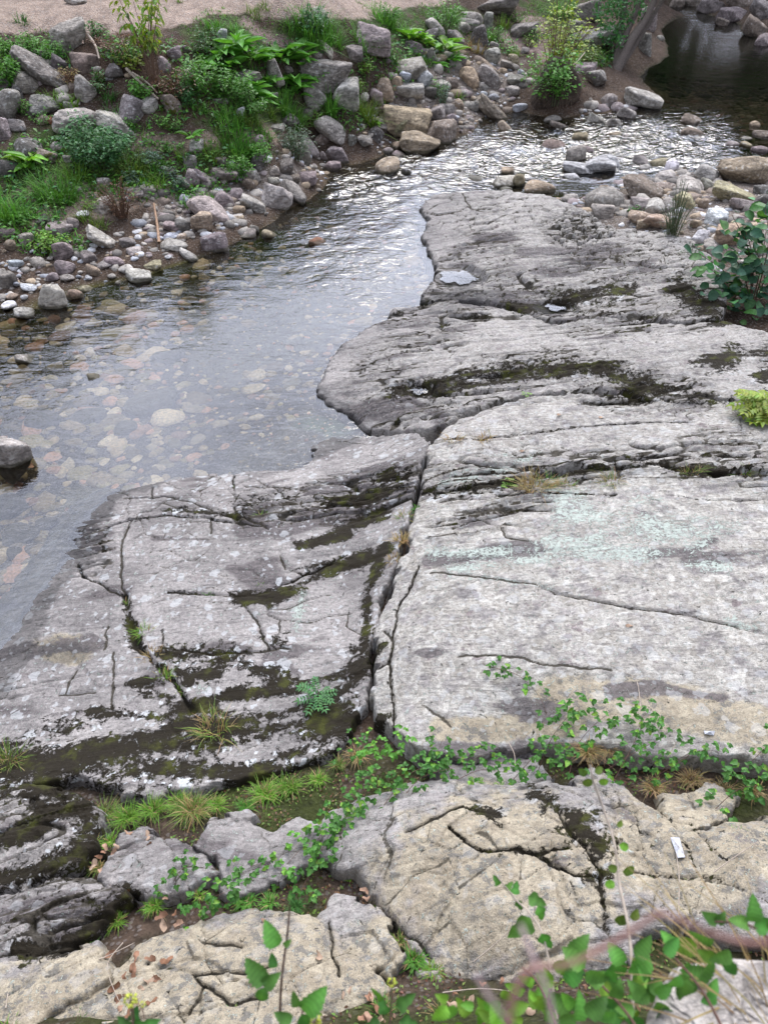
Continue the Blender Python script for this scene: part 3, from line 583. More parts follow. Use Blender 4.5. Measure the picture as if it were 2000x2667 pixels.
    if facet:
        qx = X * 2.3 + .35 * fbm(X * 2.5, Y * 2.5, seed + 81, 3); qy = Y * 3.0 + .35 * fbm(X * 2.5, Y * 2.5, seed + 82, 3)
        f1, f2, cv = worley(qx, qy, seed + 83); hv = np.sin(cv * 91.7); hw_ = np.cos(cv * 57.3)
        z = z + facet * (.6 * cv + .9 * hv * (qx - np.floor(qx) - .5) * .5 + .9 * hw_ * (qy - np.floor(qy) - .5) * .0)
        
    if netw is not None:
        nm = np.clip(blobs(PX, PY, netw) * 2.2 - .5, 0, 1)
        f1, f2, cv = worley(X * 2.6 + .5 * fbm(X * 2, Y * 2, 61, 3), Y * 4.2 + .5 * fbm(X * 2, Y * 2, 62, 3), seed + 6)
        g = sst(.09, .0, f2 - f1) * nm; z = z - .035 * g + .03 * cv * nm; gall = np.maximum(gall, g * .9)
        nm2 = np.clip(blobs(PX, PY, [(1515,598,75,42)]) * 2.4 - .6, 0, 1)
        f1, f2, cv = worley(X * 4.5, Y * 5.5 + X * 1.5, seed + 7); g = sst(.16, .0, f2 - f1) * nm2; z = z - .10 * g + .05 * cv * nm2; gall = np.maximum(gall, g)
    mossc = np.zeros(sh)
    for pl, hw, dp, mo in CRACKS:
        lo = pl.min(0) - .25; hi = pl.max(0) + .25
        if hi[0] < x0 or lo[0] > x1 or hi[1] < y0 or lo[1] > y1: continue
        m = (X > lo[0]) & (X < hi[0]) & (Y > lo[1]) & (Y < hi[1])
        dd = seg_dist(X[m] + .03 * fbm(X[m] * 7, Y[m] * 7, 71, 3), Y[m] + .03 * fbm(X[m] * 7, Y[m] * 7, 72, 3), [tuple(q) for q in pl])
        hw2 = np.maximum(hw * (.45 + .9 * np.clip(.5 + vn(X[m] * 3, Y[m] * 3, 73), 0, 1)), step * .8)
        g = np.exp(-(dd / hw2) ** 2) * (.35 + .65 * sst(-.45, .15, vn(X[m] * 2.2, Y[m] * 2.2, 76))); z[m] -= dp * g * 1.15
        z[m] += .012 * np.exp(-(dd / (hw * 5)) ** 2) * vn(X[m] * 2, Y[m] * 2, 74)
        gall[m] = np.maximum(gall[m], g); mossc[m] = np.maximum(mossc[m], mo * np.exp(-(dd / (hw2 * 1.9)) ** 2))
    # edges: rounded shoulder, then a broken face down
    e = edge * (.7 + .6 * np.clip(.5 + .7 * vn(X * 2.3, Y * 2.3, seed + 8), 0, 1))
    q = np.clip(1 - d / e, 0, 1); z = z - .05 * q ** 2 - dome * np.clip(1 - d / .3, 0, 1) ** 2
    q2 = sst(.03, -.05, d); z = z - drop * q2
    for (ax, ay, zz, _), (a, b, rx, ry) in zip(POOL_Z, POOLS):
        r = np.hypot((PX - a) / (rx * 1.5), (PY - b) / (ry * 1.6)) + .25 * fbm(X * 5, Y * 5, 77, 2)
        m = sst(1.15, .85, r); z = z * (1 - m) + np.minimum(z, zz - .03) * m
    # colour masks
    nz_ = fbm(X * 3, Y * 3, seed + 9, 3)
    ns = fbm(U * 1.6, Vv * 5.5, seed + 41, 4) * 1.5; ns2 = fbm(U * 1.3, Vv * 3.0, seed + 42, 4) * 1.5; ns3 = fbm(U * 3, Vv * 5, seed + 43, 4) * 1.5
    fm = blobs(PX, PY, MOSS)
    moss = np.where(fm > .02, np.clip(fm * 1.15 - .26 + .75 * ns * ns.__abs__() ** .3, 0, 1), 0) * mossk; moss = np.maximum(moss, mossc * (.9 + .3 * ns3))
    moss = np.maximum(moss, gall * .75 * np.clip(fm * 1.6, 0, 1) * mossk); moss = np.maximum(moss, np.clip(gall * 1.3, 0, 1) * ribm * np.clip(.5 + .9 * ns3, 0, 1) * .8 * mossk)
    dark = None
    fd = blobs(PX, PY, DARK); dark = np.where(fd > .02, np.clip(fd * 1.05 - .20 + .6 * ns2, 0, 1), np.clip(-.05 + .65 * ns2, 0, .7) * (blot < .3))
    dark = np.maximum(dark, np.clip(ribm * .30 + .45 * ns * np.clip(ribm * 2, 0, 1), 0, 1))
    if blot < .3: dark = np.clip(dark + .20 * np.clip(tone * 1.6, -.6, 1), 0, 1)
    fl = blobs(PX, PY, LICH); lich = np.where(fl > .02, np.clip(fl * .95 - .28 + .5 * ns3, 0, .74), 0)
    och = np.maximum(ochr, np.clip(blobs(PX, PY, OCHR) * 1.2 - .1, 0, 1) * (ochr >= 0))
    och = np.maximum(och, .75 * sst(.02, -.05, z))
    dirt = np.clip(gall * 1.0, 0, 1)  # groove and crack mask; the rock is coloured darker along it
    wet = sst(.10, .03, z + .03 * nz_)
    wet = np.maximum(wet, np.clip(blobs(PX, PY, [(1440,800,60,20),(1200,770,120,22),(1195,722,60,30),(150,1700,90,40)]) * 1.2 - .2, 0, .7) + .2 * nz_)
    m1 = np.stack([moss, dark, lich, och], -1).reshape(-1, 4)
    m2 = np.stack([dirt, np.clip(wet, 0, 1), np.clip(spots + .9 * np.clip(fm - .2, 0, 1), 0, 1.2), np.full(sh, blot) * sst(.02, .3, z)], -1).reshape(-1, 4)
    ins = d > -.06; kf = ins[:-1, :-1] & ins[1:, 1:] & ins[1:, :-1] & ins[:-1, 1:]
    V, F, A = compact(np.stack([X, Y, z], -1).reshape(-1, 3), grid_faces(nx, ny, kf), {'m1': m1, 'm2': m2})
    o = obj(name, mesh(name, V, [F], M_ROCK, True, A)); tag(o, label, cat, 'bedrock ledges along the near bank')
    return o
NET = [(1250,545,190,60),([(1500,640),(1700,640),(1800,660)],60),(1640,620,150,60)]
slab('rock_slab', [(1128,504),(1190,494),(1278,490),(1435,508),(1519,544),(1603,592),(1760,604),(1850,660),(1890,740),(1880,826),(1780,832),(1640,820),(1495,828),(1440,830),(1326,795),(1250,783),(1133,784),(1092,775),(1124,735),(1140,690),(1118,650),(1098,612),(1116,575),(1096,540)],
     'pale cracked rock slab farthest upstream, beside the boulder bar', 'rock slab', .027, 4, .1, .85, 1.0, .6, .1, netw=NET, seed=100)
slab('rock_slab', [(1003,834),(1025,804),(1100,793),(1133,790),(1250,790),(1326,801),(1440,838),(1495,835),(1640,826),(1780,838),(1900,836),(2030,870),(2030,1060),(1900,1036),(1830,1026),(1750,1040),(1640,1026),(1483,1014),(1314,1032),(1205,1074),(1120,1114),(1085,1116),(965,1120),(916,1085),(820,1025),(844,964),(886,898),(952,850)],
     'ribbed grey rock ledge jutting into the pool at mid picture', 'rock slab', .021, 3, .08, .9, 1.0, .6, .15, seed=200)
slab('rock_slab', [(1124,1146),(1205,1084),(1314,1042),(1483,1024),(1640,1036),(1750,1050),(1830,1036),(1900,1046),(2030,1068),(2030,1234),(1850,1224),(1700,1208),(1500,1208),(1400,1218),(1330,1246),(1200,1266),(1096,1282),(1108,1230),(1110,1185)],
     'narrow pale slab between the ribbed ledge and the grassy crack', 'rock slab', .017, 2, .06, .9, .7, .8, .35, seed=300)
slab('rock_slab', [(1090,1292),(1200,1276),(1330,1258),(1400,1230),(1500,1220),(1700,1220),(1850,1234),(2030,1244),(2040,1600),(2050,1985),(1900,1985),(1800,1985),(1700,1960),(1560,1945),(1420,1938),(1330,1950),(1200,1985),(1110,1960),(1035,1905),(982,1880),(976,1800),(969,1700),(992,1600),(1027,1510),(1055,1450),(1069,1370)],
     'largest pale lichen crusted slab, right of the grassy cleft', 'rock slab', .0145, 2, .04, .8, .40, 1.0, .35, seed=400, joint=.35, basek=.2)
slab('rock_slab', [(815,1160),(870,1140),(940,1136),(1085,1124),(1118,1148),(1106,1190),(1097,1230),(1074,1290),(1055,1370),(1034,1450),(1002,1520),(976,1620),(960,1720),(947,1810),(922,1900),(850,1960),(720,2010),(560,2040),(400,2075),(200,2020),(0,2045),(-60,2045),(-60,1850),(-60,1650),(20,1540),(90,1440),(140,1370),(190,1310),(270,1270),(330,1275),(518,1238),(640,1227),(790,1214)],
     'broad grey slab sloping into the water, left of the grassy cleft', 'rock slab', .0150, 6, .05, 1.0, .50, .15, .6, seed=500, joint=.9, basek=.22)
slab('rock_ledge', [(1130,1985),(1200,1975),(1300,1940),(1420,1950),(1430,2010),(1320,2040),(1180,2045)], 'low dark rock under the front lip of the lichen slab', 'rock', .016, 5, .05, .4, .8, .0, .1, off=-.08, seed=600)
slab('rock_outcrop', [(-60,2062),(90,2052),(190,2077),(250,2125),(235,2200),(170,2262),(60,2312),(-60,2335)], 'white patched mossy rock at the left edge of the picture', 'rock', .013, 14, .06, .7, 1.0, .3, .9, off=.07, seed=700, facet=.03, dome=.04, grow=.12)
slab('rock_outcrop', [(-60,2362),(180,2292),(290,2318),(315,2352),(250,2430),(170,2482),(60,2512),(-60,2522)], 'dark grey moss streaked rock in the lower left corner', 'rock', .012, 14, .06, .8, 1.2, .1, .3, off=.07, seed=710, ochr=-1, facet=.03, dome=.04, grow=.12)
slab('rock_outcrop', [(280,2275),(322,2165),(390,2152),(440,2182),(530,2222),(562,2272),(480,2312),(400,2334),(300,2314)], 'grey humped rock with a pointed crest among dry leaves', 'rock', .012, 20, .08, .3, 1.2, .1, .3, off=.07, seed=720, ochr=-1, facet=.03, dome=.04, grow=.12)
slab('rock_outcrop', [(520,2200),(560,2142),(640,2132),(700,2162),(760,2132),(830,2172),(800,2242),(700,2300),(610,2330),(572,2270)], 'grey broken rock partly hidden by creeping bramble leaves', 'rock', .013, 20, .06, .4, 1.2, .1, .3, off=.07, seed=730, ochr=-1, facet=.03, dome=.04, grow=.12)
slab('rock_outcrop', [(-60,2535),(80,2505),(240,2475),(262,2560),(115,2640),(60,2740),(-60,2740)], 'tan grey rock at the bottom left corner', 'rock', .011, 30, .05, .3, 1.0, .1, .2, off=.07, seed=740, ochr=.45, facet=.03, dome=.04, grow=.12)
slab('rock_outcrop', [(870,2172),(905,2122),(950,2102),(1090,2062),(1130,2057),(1260,2047),(1420,2052),(1500,2072),(1560,2112),(1600,2202),(1640,2242),(1700,2302),(1770,2380),(1650,2420),(1560,2500),(1400,2540),(1240,2540),(1120,2500),(1080,2430),(1010,2340),(950,2270),(880,2240)],
     'big ochre rock with green mossy cracks in the foreground', 'rock', .0105, 8, .08, .25, .9, .25, .2, seed=750, ochr=.3, facet=.03, dome=.04, grow=.12)
slab('rock_outcrop', [(370,2470),(480,2422),(560,2382),(660,2364),(770,2372),(830,2390),(862,2430),(890,2490),(990,2560),(900,2640),(760,2740),(90,2740),(120,2640),(235,2560),(320,2512)],
     'cracked ochre rock along the bottom edge below the dry leaves', 'rock', .0100, 8, .06, .25, .9, .15, .15, seed=760, ochr=.55, facet=.03, dome=.04, grow=.12)
slab('rock_outcrop', [(838,2392),(880,2342),(960,2352),(1002,2402),(1060,2482),(1010,2540),(930,2500),(882,2440)], 'small splintered cream rock left of the big ochre rock', 'rock', .010, 30, .05, .9, 1.4, .4, .2, seed=770, ochr=.35, facet=.03, dome=.04, grow=.12)
slab('rock_outcrop', [(1500,2062),(1570,2012),(1640,2052),(1730,2122),(1790,2162),(1900,2132),(2050,2112),(2050,2430),(1900,2425),(1790,2385),(1710,2295),(1650,2225),(1600,2130)],
     'buff sloping rock behind the big ochre rock at the right', 'rock', .012, -20, .06, .25, .8, .2, .15, seed=780, ochr=.45, facet=.03, dome=.04, grow=.12)
slab('rock_outcrop', [(1740,2062),(1840,2042),(1920,2072),(1890,2128),(1795,2150),(1745,2112)], 'small grey buff rock amid brambles near the right edge', 'rock', .012, 10, .06, .3, .9, .1, .2, seed=790, ochr=.15, facet=.03, dome=.04, grow=.12)
POOL_NAMES = ['round still puddle reflecting sky on the far pale slab', 'long thin puddle in the dark hollow of the ribbed ledge', 'small sky blue puddle near the point of the ribbed ledge',
              'brownish puddle beside the blocky rubble of the far slab', 'mossy puddle in the middle of the far slab', 'narrow dark puddle in the cleft at the right edge']
for (ax, ay, zz, p), (a, b, rx, ry), lb in zip(POOL_Z, POOLS, POOL_NAMES):
    th = np.linspace(0, 2 * np.pi, 40, endpoint=False); rr = .95 + .16 * np.sin(2 * th + a) + .13 * np.sin(5 * th + a) + .08 * np.sin(9 * th)
    Q = at_z(a + rx * rr * np.cos(th), b + ry * rr * np.sin(th), zz)
    Vp = np.concatenate([Q, [Q.mean(0)]]); Fp = np.array([(i, (i + 1) % 40, 40) for i in range(40)])
    me = mesh('rock_pool', Vp, [Fp[:, ::-1]], M_WATER, True, {'w': np.tile([[0, 0, 0, 1.]], (41, 1))})
    tag(obj('rock_pool', me), lb, 'puddle', 'puddles on the bedrock')

# ------------------------------------------------------------------ stones and boulders
def icosphere(n):
    import bmesh
    bm = bmesh.new(); bmesh.ops.create_icosphere(bm, subdivisions=n, radius=1); bm.verts.ensure_lookup_table()
    V = np.array([v.co[:] for v in bm.verts]); F = np.array([[v.index for v in f.verts] for f in bm.faces]); bm.free()
    return V / np.linalg.norm(V, axis=1)[:, None], F
ICO = {n: icosphere(n) for n in (1, 2, 3, 4, 5)}
def stone_shape(n, kind, seed):
    D, F = ICO[n]; r = np.random.default_rng(seed)
    npl = {'r': 16, 'm': 10, 'a': 8, 'f': 9}[kind]; pw = {'r': 6, 'm': 13, 'a': 26, 'f': 16}[kind]
    nn = r.normal(size=(npl, 3)); nn /= np.linalg.norm(nn, axis=1)[:, None]
    nn = np.concatenate([nn, [[0, 0, -1], [0, 0, 1], [1, 0, 0], [-1, 0, 0], [0, 1, 0], [0, -1, 0]]]); dd = np.concatenate([r.uniform(.66, 1.0, npl), np.full(6, 1.0)])
    if kind == 'f': dd[npl + 1] = .8
    s = (np.maximum(D @ nn.T, 0) / dd) ** pw; rad = s.sum(1) ** (-1 / pw)
    V = D * rad[:, None]; o = r.uniform(0, 90, 3)
    amp = {'r': .05, 'm': .06, 'a': .05, 'f': .05}[kind]
    V = V * (1 + amp * vn3(D * 2.2 + o, seed) + amp * .55 * vn3(D * 5.5 + o, seed + 1) + (.02 if kind != 'r' else .008) * vn3(D * 13 + o, seed + 2))[:, None]
    if kind in 'afm':                                   # bedding steps across one direction
        ax = r.normal(size=3); ax /= np.linalg.norm(ax); t = V @ ax * 5 + vn3(D * 2 + o, seed + 3)
        V = V * (1 + .03 * (t - np.floor(t) - .5))[:, None]
    return V / np.abs(V).max(0), F
SCOL = {'g': (.25, .225, .195), 'l': (.375, .34, .295), 'w': (.55, .54, .53), 'd': (.135, .122, .108), 'p': (.26, .215, .205), 't': (.34, .265, .185), 'o': (.31, .27, .17), 'b': (.22, .175, .14), 'r': (.33, .14, .075), 'u': (.37, .38, .40)}
SNAME = {'g': 'grey', 'l': 'pale grey', 'w': 'whitish', 'd': 'dark grey', 'p': 'pinkish grey', 't': 'tan', 'o': 'ochre', 'b': 'brown', 'r': 'rust red', 'u': 'bluish'}
KNAME = {'r': 'rounded', 'm': 'worn', 'a': 'angular', 'f': 'flat'}
STONES = """
181 100 92 88 0 m l 0|big pale boulder streaked with black, high on the left bank
220 163 76 50 0 m b 0|rounded brown boulder below the black streaked one
155 168 46 56 -25 a d .1
112 190 160 42 33 a g .1|long grey slab of stone slanting down the left bank
71 220 70 50 30 r l 0|oval boulder with pale lichen near the left edge
222 234 56 66 0 a g 0|upright split boulder behind the spiky grass
120 274 84 40 12 m g 0|long dark backed boulder left of the speckled one
207 313 132 66 8 m l 0|black and white speckled boulder above the leafy bush
295 320 130 46 30 m l 0|long pale boulder slanting beside the speckled one
345 300 62 82 25 a p 0|smooth purple grey boulder leaning near the fallen branches
16 280 76 90 10 m g 0|large dark boulder cut by the left edge of the picture
6 228 44 42 0 m d 0
42 245 34 42 0 a d .2
6 345 46 74 0 a p 0|pinkish jagged boulder at the left edge
47 331 40 36 0 a g 0
388 278 50 42 0 m l .1
446 272 52 56 0 m b .45|mossy brown and white boulder under the thin shrub
483 205 54 42 0 r g 0
454 144 38 44 0 m p 0
430 172 36 42 0 m p 0
485 131 20 24 0 a p 0
212 288 34 20 0 r g 0
180 277 26 28 0 m g 0
118 140 22 18 0 m g 0
106 157 24 18 0 a l 0
283 200 22 22 0 a w 0
260 203 36 24 0 m b .55
295 187 50 38 0 m d .2
129 315 16 22 0 a r 0|small rust red stone left of the speckled boulder
200 4 64 22 8 f l 0|flat pale stone set in the dirt path
578 96 26 36 10 a w 0|whitish upright stone at the top of the leafy slope
711 193 42 64 -20 a l 0|tall pale upright stone between the broad leaved plants
641 202 86 26 -4 f g .35|flat mossy stone lying amid the leafy greens
797 154 40 26 0 r t 0
829 147 28 20 0 r g 0
855 196 150 72 4 a g .05|huge blocky boulder with a dark front face
822 255 62 76 0 m l .05|rounded boulder left of the grass filled gap
898 258 74 90 0 m l 0|big pale boulder right of the grass filled gap
868 338 100 62 40 r l 0|smooth elongated grey boulder below the grass filled gap
753 316 58 34 0 r d .1
920 139 50 46 0 a p 0
828 30 46 24 0 m l .3|lichen spotted rock on the green mound by the path
850 127 56 16 42 a l 0
753 184 24 22 0 m p 0
628 292 24 26 0 r w 0
575 262 40 16 0 f g 0
714 245 22 16 0 m l 0
801 296 30 30 0 a g 0
719 334 48 20 0 f g 0
843 363 32 50 50 a b 0
806 385 58 30 45 m g 0
791 406 38 68 -10 m l .05
879 406 42 56 -30 a p 0
866 436 44 30 0 m p 0
841 408 26 26 0 r p 0
919 368 24 34 0 m d 0
950 368 40 30 0 m g 0
677 374 26 40 0 m p 0
674 426 40 50 20 m d 0|dark stone with white veins above the shore
745 438 42 40 0 m d 0
716 446 26 28 0 a l 0
634 460 30 32 0 m w 0
662 461 42 36 0 a g 0
513 381 42 32 0 m l 0
496 423 34 42 0 a g 0
578 453 78 32 8 f g 0|flat grey brown stone above the left shore
500 466 44 48 25 m p 0
530 467 62 32 48 m p 0
480 477 62 26 45 m g .1
580 423 40 26 0 m d .1
718 514 88 72 0 a l 0|big grey boulder standing at the water on the left shore
768 506 80 40 45 a g 0
802 465 46 34 0 f p 0|pinkish flat topped stone at the edge of the riffle
665 533 80 36 32 a l 0
622 549 36 28 0 r t 0
619 567 34 12 0 f t 0
584 523 58 40 38 m p 0
540 550 98 60 40 m l 0|big pale egg shaped boulder on the left shore
525 582 58 56 0 m t .1|squat brown boulder in front of the egg shaped one
558 628 68 48 0 a p 0|pinkish wedge stone standing in the shallows
479 519 34 28 0 r u 0
474 588 44 46 0 m g 0
643 612 48 26 0 m g .2
660 600 30 28 0 m g .1
702 613 50 30 15 r t .1
830 631 54 26 0 m r 0|reddish wet stone breaking the surface in mid pool
648 482 38 32 20 m b 0
714 471 32 22 0 r l 0
764 463 34 18 0 m b 0
616 508 36 30 0 r p 0
77 392 70 56 0 m d .35|dark mossy boulder above the broad leaved rosette
120 410 52 38 20 m b .5
20 442 60 54 20 m d .1
148 386 28 30 0 m g 0
177 415 26 20 0 m g 0
267 535 52 34 -12 a l 0|pale squared block on the dirt terrace
273 476 36 24 0 a l 0
207 497 22 24 0 m g 0
215 558 36 15 5 r w 0
157 597 68 32 5 f p 0|flat pink stone beside the low leafy weed
70 622 42 36 -20 m g 0
271 626 86 38 36 m l .05|slanting stone with dark and white bands on the left shore
20 607 40 24 0 f p 0
350 506 50 30 0 a g 0
383 497 42 34 20 m g .1
449 591 46 28 10 f p 0
117 562 16 12 0 r g 0
112 575 38 18 0 m d 0
193 580 32 30 0 m g 0
438 444 36 20 20 m g .1
165 655 52 54 0 m p 0|pale mauve stone standing on the cobble shore
169 698 56 38 0 r p 0|smooth pink mauve cobble in front of the mauve stone
131 780 78 84 25 m l 0|large pale teardrop stone in the shallows at left
200 770 48 34 22 r t 0|smooth tan cobble right of the teardrop stone
67 820 52 34 8 m l .05
357 718 70 28 5 f l .05|flat pale stone alone in the green shallows
297 679 52 24 5 r p 0
330 631 42 28 10 r p 0
348 653 40 20 0 r l 0
328 700 38 20 0 r l 0
245 706 38 28 15 r t 0
271 689 38 18 0 r l 0
229 667 42 30 0 m p 0
173 723 40 20 0 r l 0
137 721 34 24 0 r p 0
18 727 50 42 0 m g 0
39 687 44 24 5 r u 0
96 683 42 28 0 r l 0
77 748 40 20 5 r w 0
30 640 30 36 0 r t 0
452 638 68 24 8 f l 0|flat pale stone lying across the foot of the peeled stick
443 617 42 18 0 r u 0
490 668 48 24 32 m l .2
476 616 32 22 0 r t 0
20 796 46 16 -4 r w 0
33 771 32 16 0 r t 0
224 752 36 14 12 f o .1
399 690 48 12 -4 f o .2
75 938 62 30 20 m g 0|wet stone poking out of the pool near the left edge
22 1190 112 126 0 m l 0|large pale boulder in the pool at the left edge
246 986 30 26 0 a b 0|small brown stone just breaking the pool surface
979 105 112 68 12 m p 0|great pale boulder with a chipped front near the path
1079 122 52 34 10 f p 0
1072 178 110 54 -4 f g .05|broad cracked grey boulder with a flat top
1106 211 46 48 0 m w 0|whitish blocky boulder beside the broad cracked one
1067 237 74 44 0 f l 0|flat topped pale boulder with a hollow on top
1000 228 56 56 10 m t 0|tall tan boulder left of the hollow topped one
1034 218 40 38 0 r t 0
983 256 46 40 20 m p 0
1147 233 44 44 20 m l 0
1056 312 126 66 10 a t 0|large layered sandstone block by the stream
1037 338 54 60 10 m o .1
1088 376 100 66 28 a t 0|jagged pale sandstone slab reaching into the riffle
1150 342 78 74 0 a b 0|dark brown boulder at the head of the riffle
1138 296 56 42 0 m g 0
1177 311 34 28 0 m p 0
1168 287 34 28 0 m g 0
1286 290 104 34 40 m b .1|long leaning brown stone dipping into the stream
1313 334 44 26 40 r t 0
1193 275 30 30 0 r t 0
1231 277 34 26 0 r g 0
1218 201 60 46 5 m t 0|smooth tan pink boulder amid the rubble
1275 208 50 78 -22 m g .1|tall leaning slab of dark grey stone
1277 184 64 30 38 m t 0
1281 154 42 50 0 m l 0
1246 107 48 66 -15 m d .05|dark upright boulder near the top of the rubble
1187 106 46 48 0 a g .15
1209 74 36 36 0 m l 0
1218 61 60 30 10 m g .1
1230 45 60 36 10 r g 0|rounded grey boulder topping the rubble bank
1270 57 26 44 0 a g 0
1134 78 68 34 40 m l 0
1124 90 36 28 0 m g 0
1082 83 42 18 5 r u 0
1146 154 32 28 20 r t 0
1197 166 36 38 0 m g 0
1127 153 26 50 -20 m g .1
1050 201 38 28 10 m u 0
1176 220 34 34 0 m b 0
1122 244 30 32 0 a d 0
1343 208 46 30 20 m g .1
1333 237 38 28 0 m l .05
1286 252 36 17 0 r u 0
1260 247 20 18 0 r u 0
1351 280 42 24 8 r u 0|smooth bluish stone at the water by the root mass
1321 173 40 24 10 m g .1
1307 187 26 18 0 r t 0
1356 190 22 22 0 r u 0
1261 233 24 24 0 r g 0
1338 158 32 30 0 m o .1
1284 127 30 32 0 m l 0
1366 133 24 18 0 r g 0
991 284 34 17 0 f t 0
1069 275 34 20 0 m g .4
1203 248 24 24 0 r g 0
978 352 46 36 0 m d 0
984 325 56 38 10 m g 0
1038 381 34 32 15 m t 0
1038 407 40 20 15 m p 0
1011 393 30 20 0 r p 0
1003 439 74 46 0 r t 0|smooth tan boulder standing in the fast water
1059 450 30 24 0 r d 0
1236 466 46 18 20 r g .1
1308 479 62 36 0 m l 0|whitish worn stone at the tip of the far slab
1320 451 36 24 0 m t 0
1353 477 32 46 -15 m o .05
1402 489 94 36 8 r t 0|long smooth tan boulder lying on the far slab edge
1380 470 28 18 0 r w 0
1316 494 36 18 0 r l 0
1931 443 132 90 4 m t .05|giant tan boulder at the right edge of the bar
1910 505 112 46 10 m o .1|long olive boulder below the giant tan one
1985 495 54 32 0 m d 0
1987 524 56 38 0 m d 0
1575 521 102 58 -6 r g 0|large smooth grey boulder on the bar
1566 554 62 44 0 m l 0|pale rounded boulder before the smooth grey one
1667 494 112 54 15 m b .1|long brown ridge backed boulder on the bar
1684 474 50 26 -8 m d 0
1838 455 64 48 10 r l 0|pale rounded boulder left of the giant tan one
1798 488 76 38 10 m l 0
1838 482 40 28 25 m l 0
1728 465 52 28 5 m l 0
1727 485 66 24 0 m b 0
1746 437 38 38 0 m w 0|white upright stone on the bar by the riffle
1712 425 42 30 0 m o .1
1671 420 48 26 15 m l 0
1679 439 34 22 0 m l 0
1666 258 112 58 15 m l 0|great pale boulder at the outlet of the dark pool
1584 262 44 38 0 r p 0|round pinkish boulder left of the pool outlet
1630 298 46 36 20 m g 0
1606 281 34 26 0 m p 0
1556 313 52 26 20 m g 0
1600 322 40 32 25 m g .1
1797 316 48 32 15 m b 0
1801 347 56 28 12 r b 0
1966 327 30 22 0 r t 0|small tan stone alone in the dark pool
1987 350 54 22 0 r b 0
1905 377 34 22 5 r p 0
1943 379 36 20 0 r o 0
1941 363 34 11 0 f g 0
1976 392 44 24 0 r p 0
1505 356 48 26 5 r o .05|yellowish cobble standing in mid riffle
1501 406 52 42 -10 m l .05|pale domed stone in the riffle
1524 393 40 22 5 r p 0
1442 378 60 30 10 r b 0|brown wet boulder washed over by the riffle
1455 327 50 20 10 m b 0
1441 311 48 17 0 r g 0
1599 350 34 14 0 f t 0
1663 531 48 32 -5 a l 0
1711 543 58 40 10 m l 0
1740 542 36 34 0 m g 0
1675 568 76 38 -10 m t 0
1715 577 74 44 20 m t .05|broad buff boulder behind the wispy grey plant
1673 583 42 30 0 a t 0
1783 528 64 44 0 m o .1|ochre boulder behind the wispy grey plant
1868 571 62 46 0 m w 0|cream boulder with ochre veins on the bar
1932 601 76 50 40 m o .1
1904 618 84 58 0 a t .1|large ochre tan boulder by the dark leaved bush
1821 619 42 36 0 a w 0|bright white quartz block on the bar
1863 648 66 26 30 a l 0|long squared stone left of the dark leaved bush
1935 534 72 34 15 m p 0|purple grey flat boulder under the long olive one
1853 593 38 18 0 r d 0
1822 656 28 30 0 m t 0
1805 676 52 24 5 m l 0
1836 682 34 24 0 m g 0
1863 694 36 15 -4 r w 0
1829 533 28 30 0 r t 0
1810 585 28 26 0 m t 0
1300 18 120 46 -12 a g .1|layered grey outcrop at the top of the bank
1362 78 84 36 -24 a g .1|slanting layered rock step beside the dirt gully
1530 34 66 56 -10 a g .25|mossy layered rock behind the small tree
1545 96 110 40 -8 f l .1|flat domed rock left of the leaning tree
1690 58 48 66 0 a g .2|dark wall like rock right of the leaning trunks
1676 118 46 60 0 a g .1|squared rock at the pool edge below the leaning trunks
1500 70 50 30 0 a g .2
1555 205 60 40 0 m g .1
1525 180 54 34 0 a p .1
1718 100 22 14 0 r l 0
1850 18 60 40 20 a p 0
1905 40 70 40 20 a p 0
1800 6 60 34 20 a b 0
1960 78 60 44 25 a b 0
1985 30 70 50 20 a p 0
1930 -2 70 40 20 a b 0
1990 112 44 34 30 a p 0
1880 62 40 24 20 m b 0
1760 14 40 26 0 m b 0
"""
rows = []
for ln in STONES.strip().split('\n'):
    a, _, lb = ln.partition('|'); q = a.split(); rows.append([float(v) for v in q[:5]] + [q[5], q[6], float(q[7]), lb])
WET = [True]
def gsurf(x, y):
    return np.maximum(GH(x, y), wlev(x, y) - .06) if WET[0] else GH(x, y)
def put_stone(cx, cy, w_, h_, rot, kind, ck, moss, i, name=None, field=None):
    p, t = hit(cx, min(cy + .30 * h_, cy + 26), field or gsurf)
    c = ray(cx, cy) * t; ctr = np.array([c[0], c[1], CAMZ + c[2]])
    sc = t / FPX; a = w_ * sc / 2; hh = h_ * sc / 2
    dv = ray(cx, cy); dep = math.atan2(-dv[2], math.hypot(dv[0], dv[1])); cd, sn = math.cos(dep), math.sin(dep)
    rr = np.random.default_rng(i); by = a * rr.uniform(.72, .95)
    bz = math.sqrt(max(hh * hh - (by * sn) ** 2, (.34 * a) ** 2)) / cd
    seed = 1000 + i * 7
    n = 5 if w_ > 80 else (4 if w_ > 36 else 3)
    V, F = stone_shape(n, kind, seed)
    V = V * np.array([a, by, bz]) * 1.04
    th = R_(rot); cr, sr = math.cos(th), math.sin(th)      # lean in the plane facing the river
    V = np.stack([V[:, 0] * cr + V[:, 2] * sr, V[:, 1], -V[:, 0] * sr + V[:, 2] * cr], -1)
    az = math.atan2(ctr[0], ctr[1]); ca, sa = math.cos(az), math.sin(az)
    V = np.stack([V[:, 0] * ca + V[:, 1] * sa, -V[:, 0] * sa + V[:, 1] * ca, V[:, 2]], -1)
    nm = name or ('boulder' if w_ >= 48 else 'stone')
    o = obj(nm, mesh(nm, V, [F], M_STONE), None, ctr.tolist())
    col = np.array(SCOL[ck]) * rr.uniform(.86, 1.14) * (1 + .02 * rr.normal(size=3)); o.color = (*col.tolist(), moss)
    return o
stones = []; rowsl = []
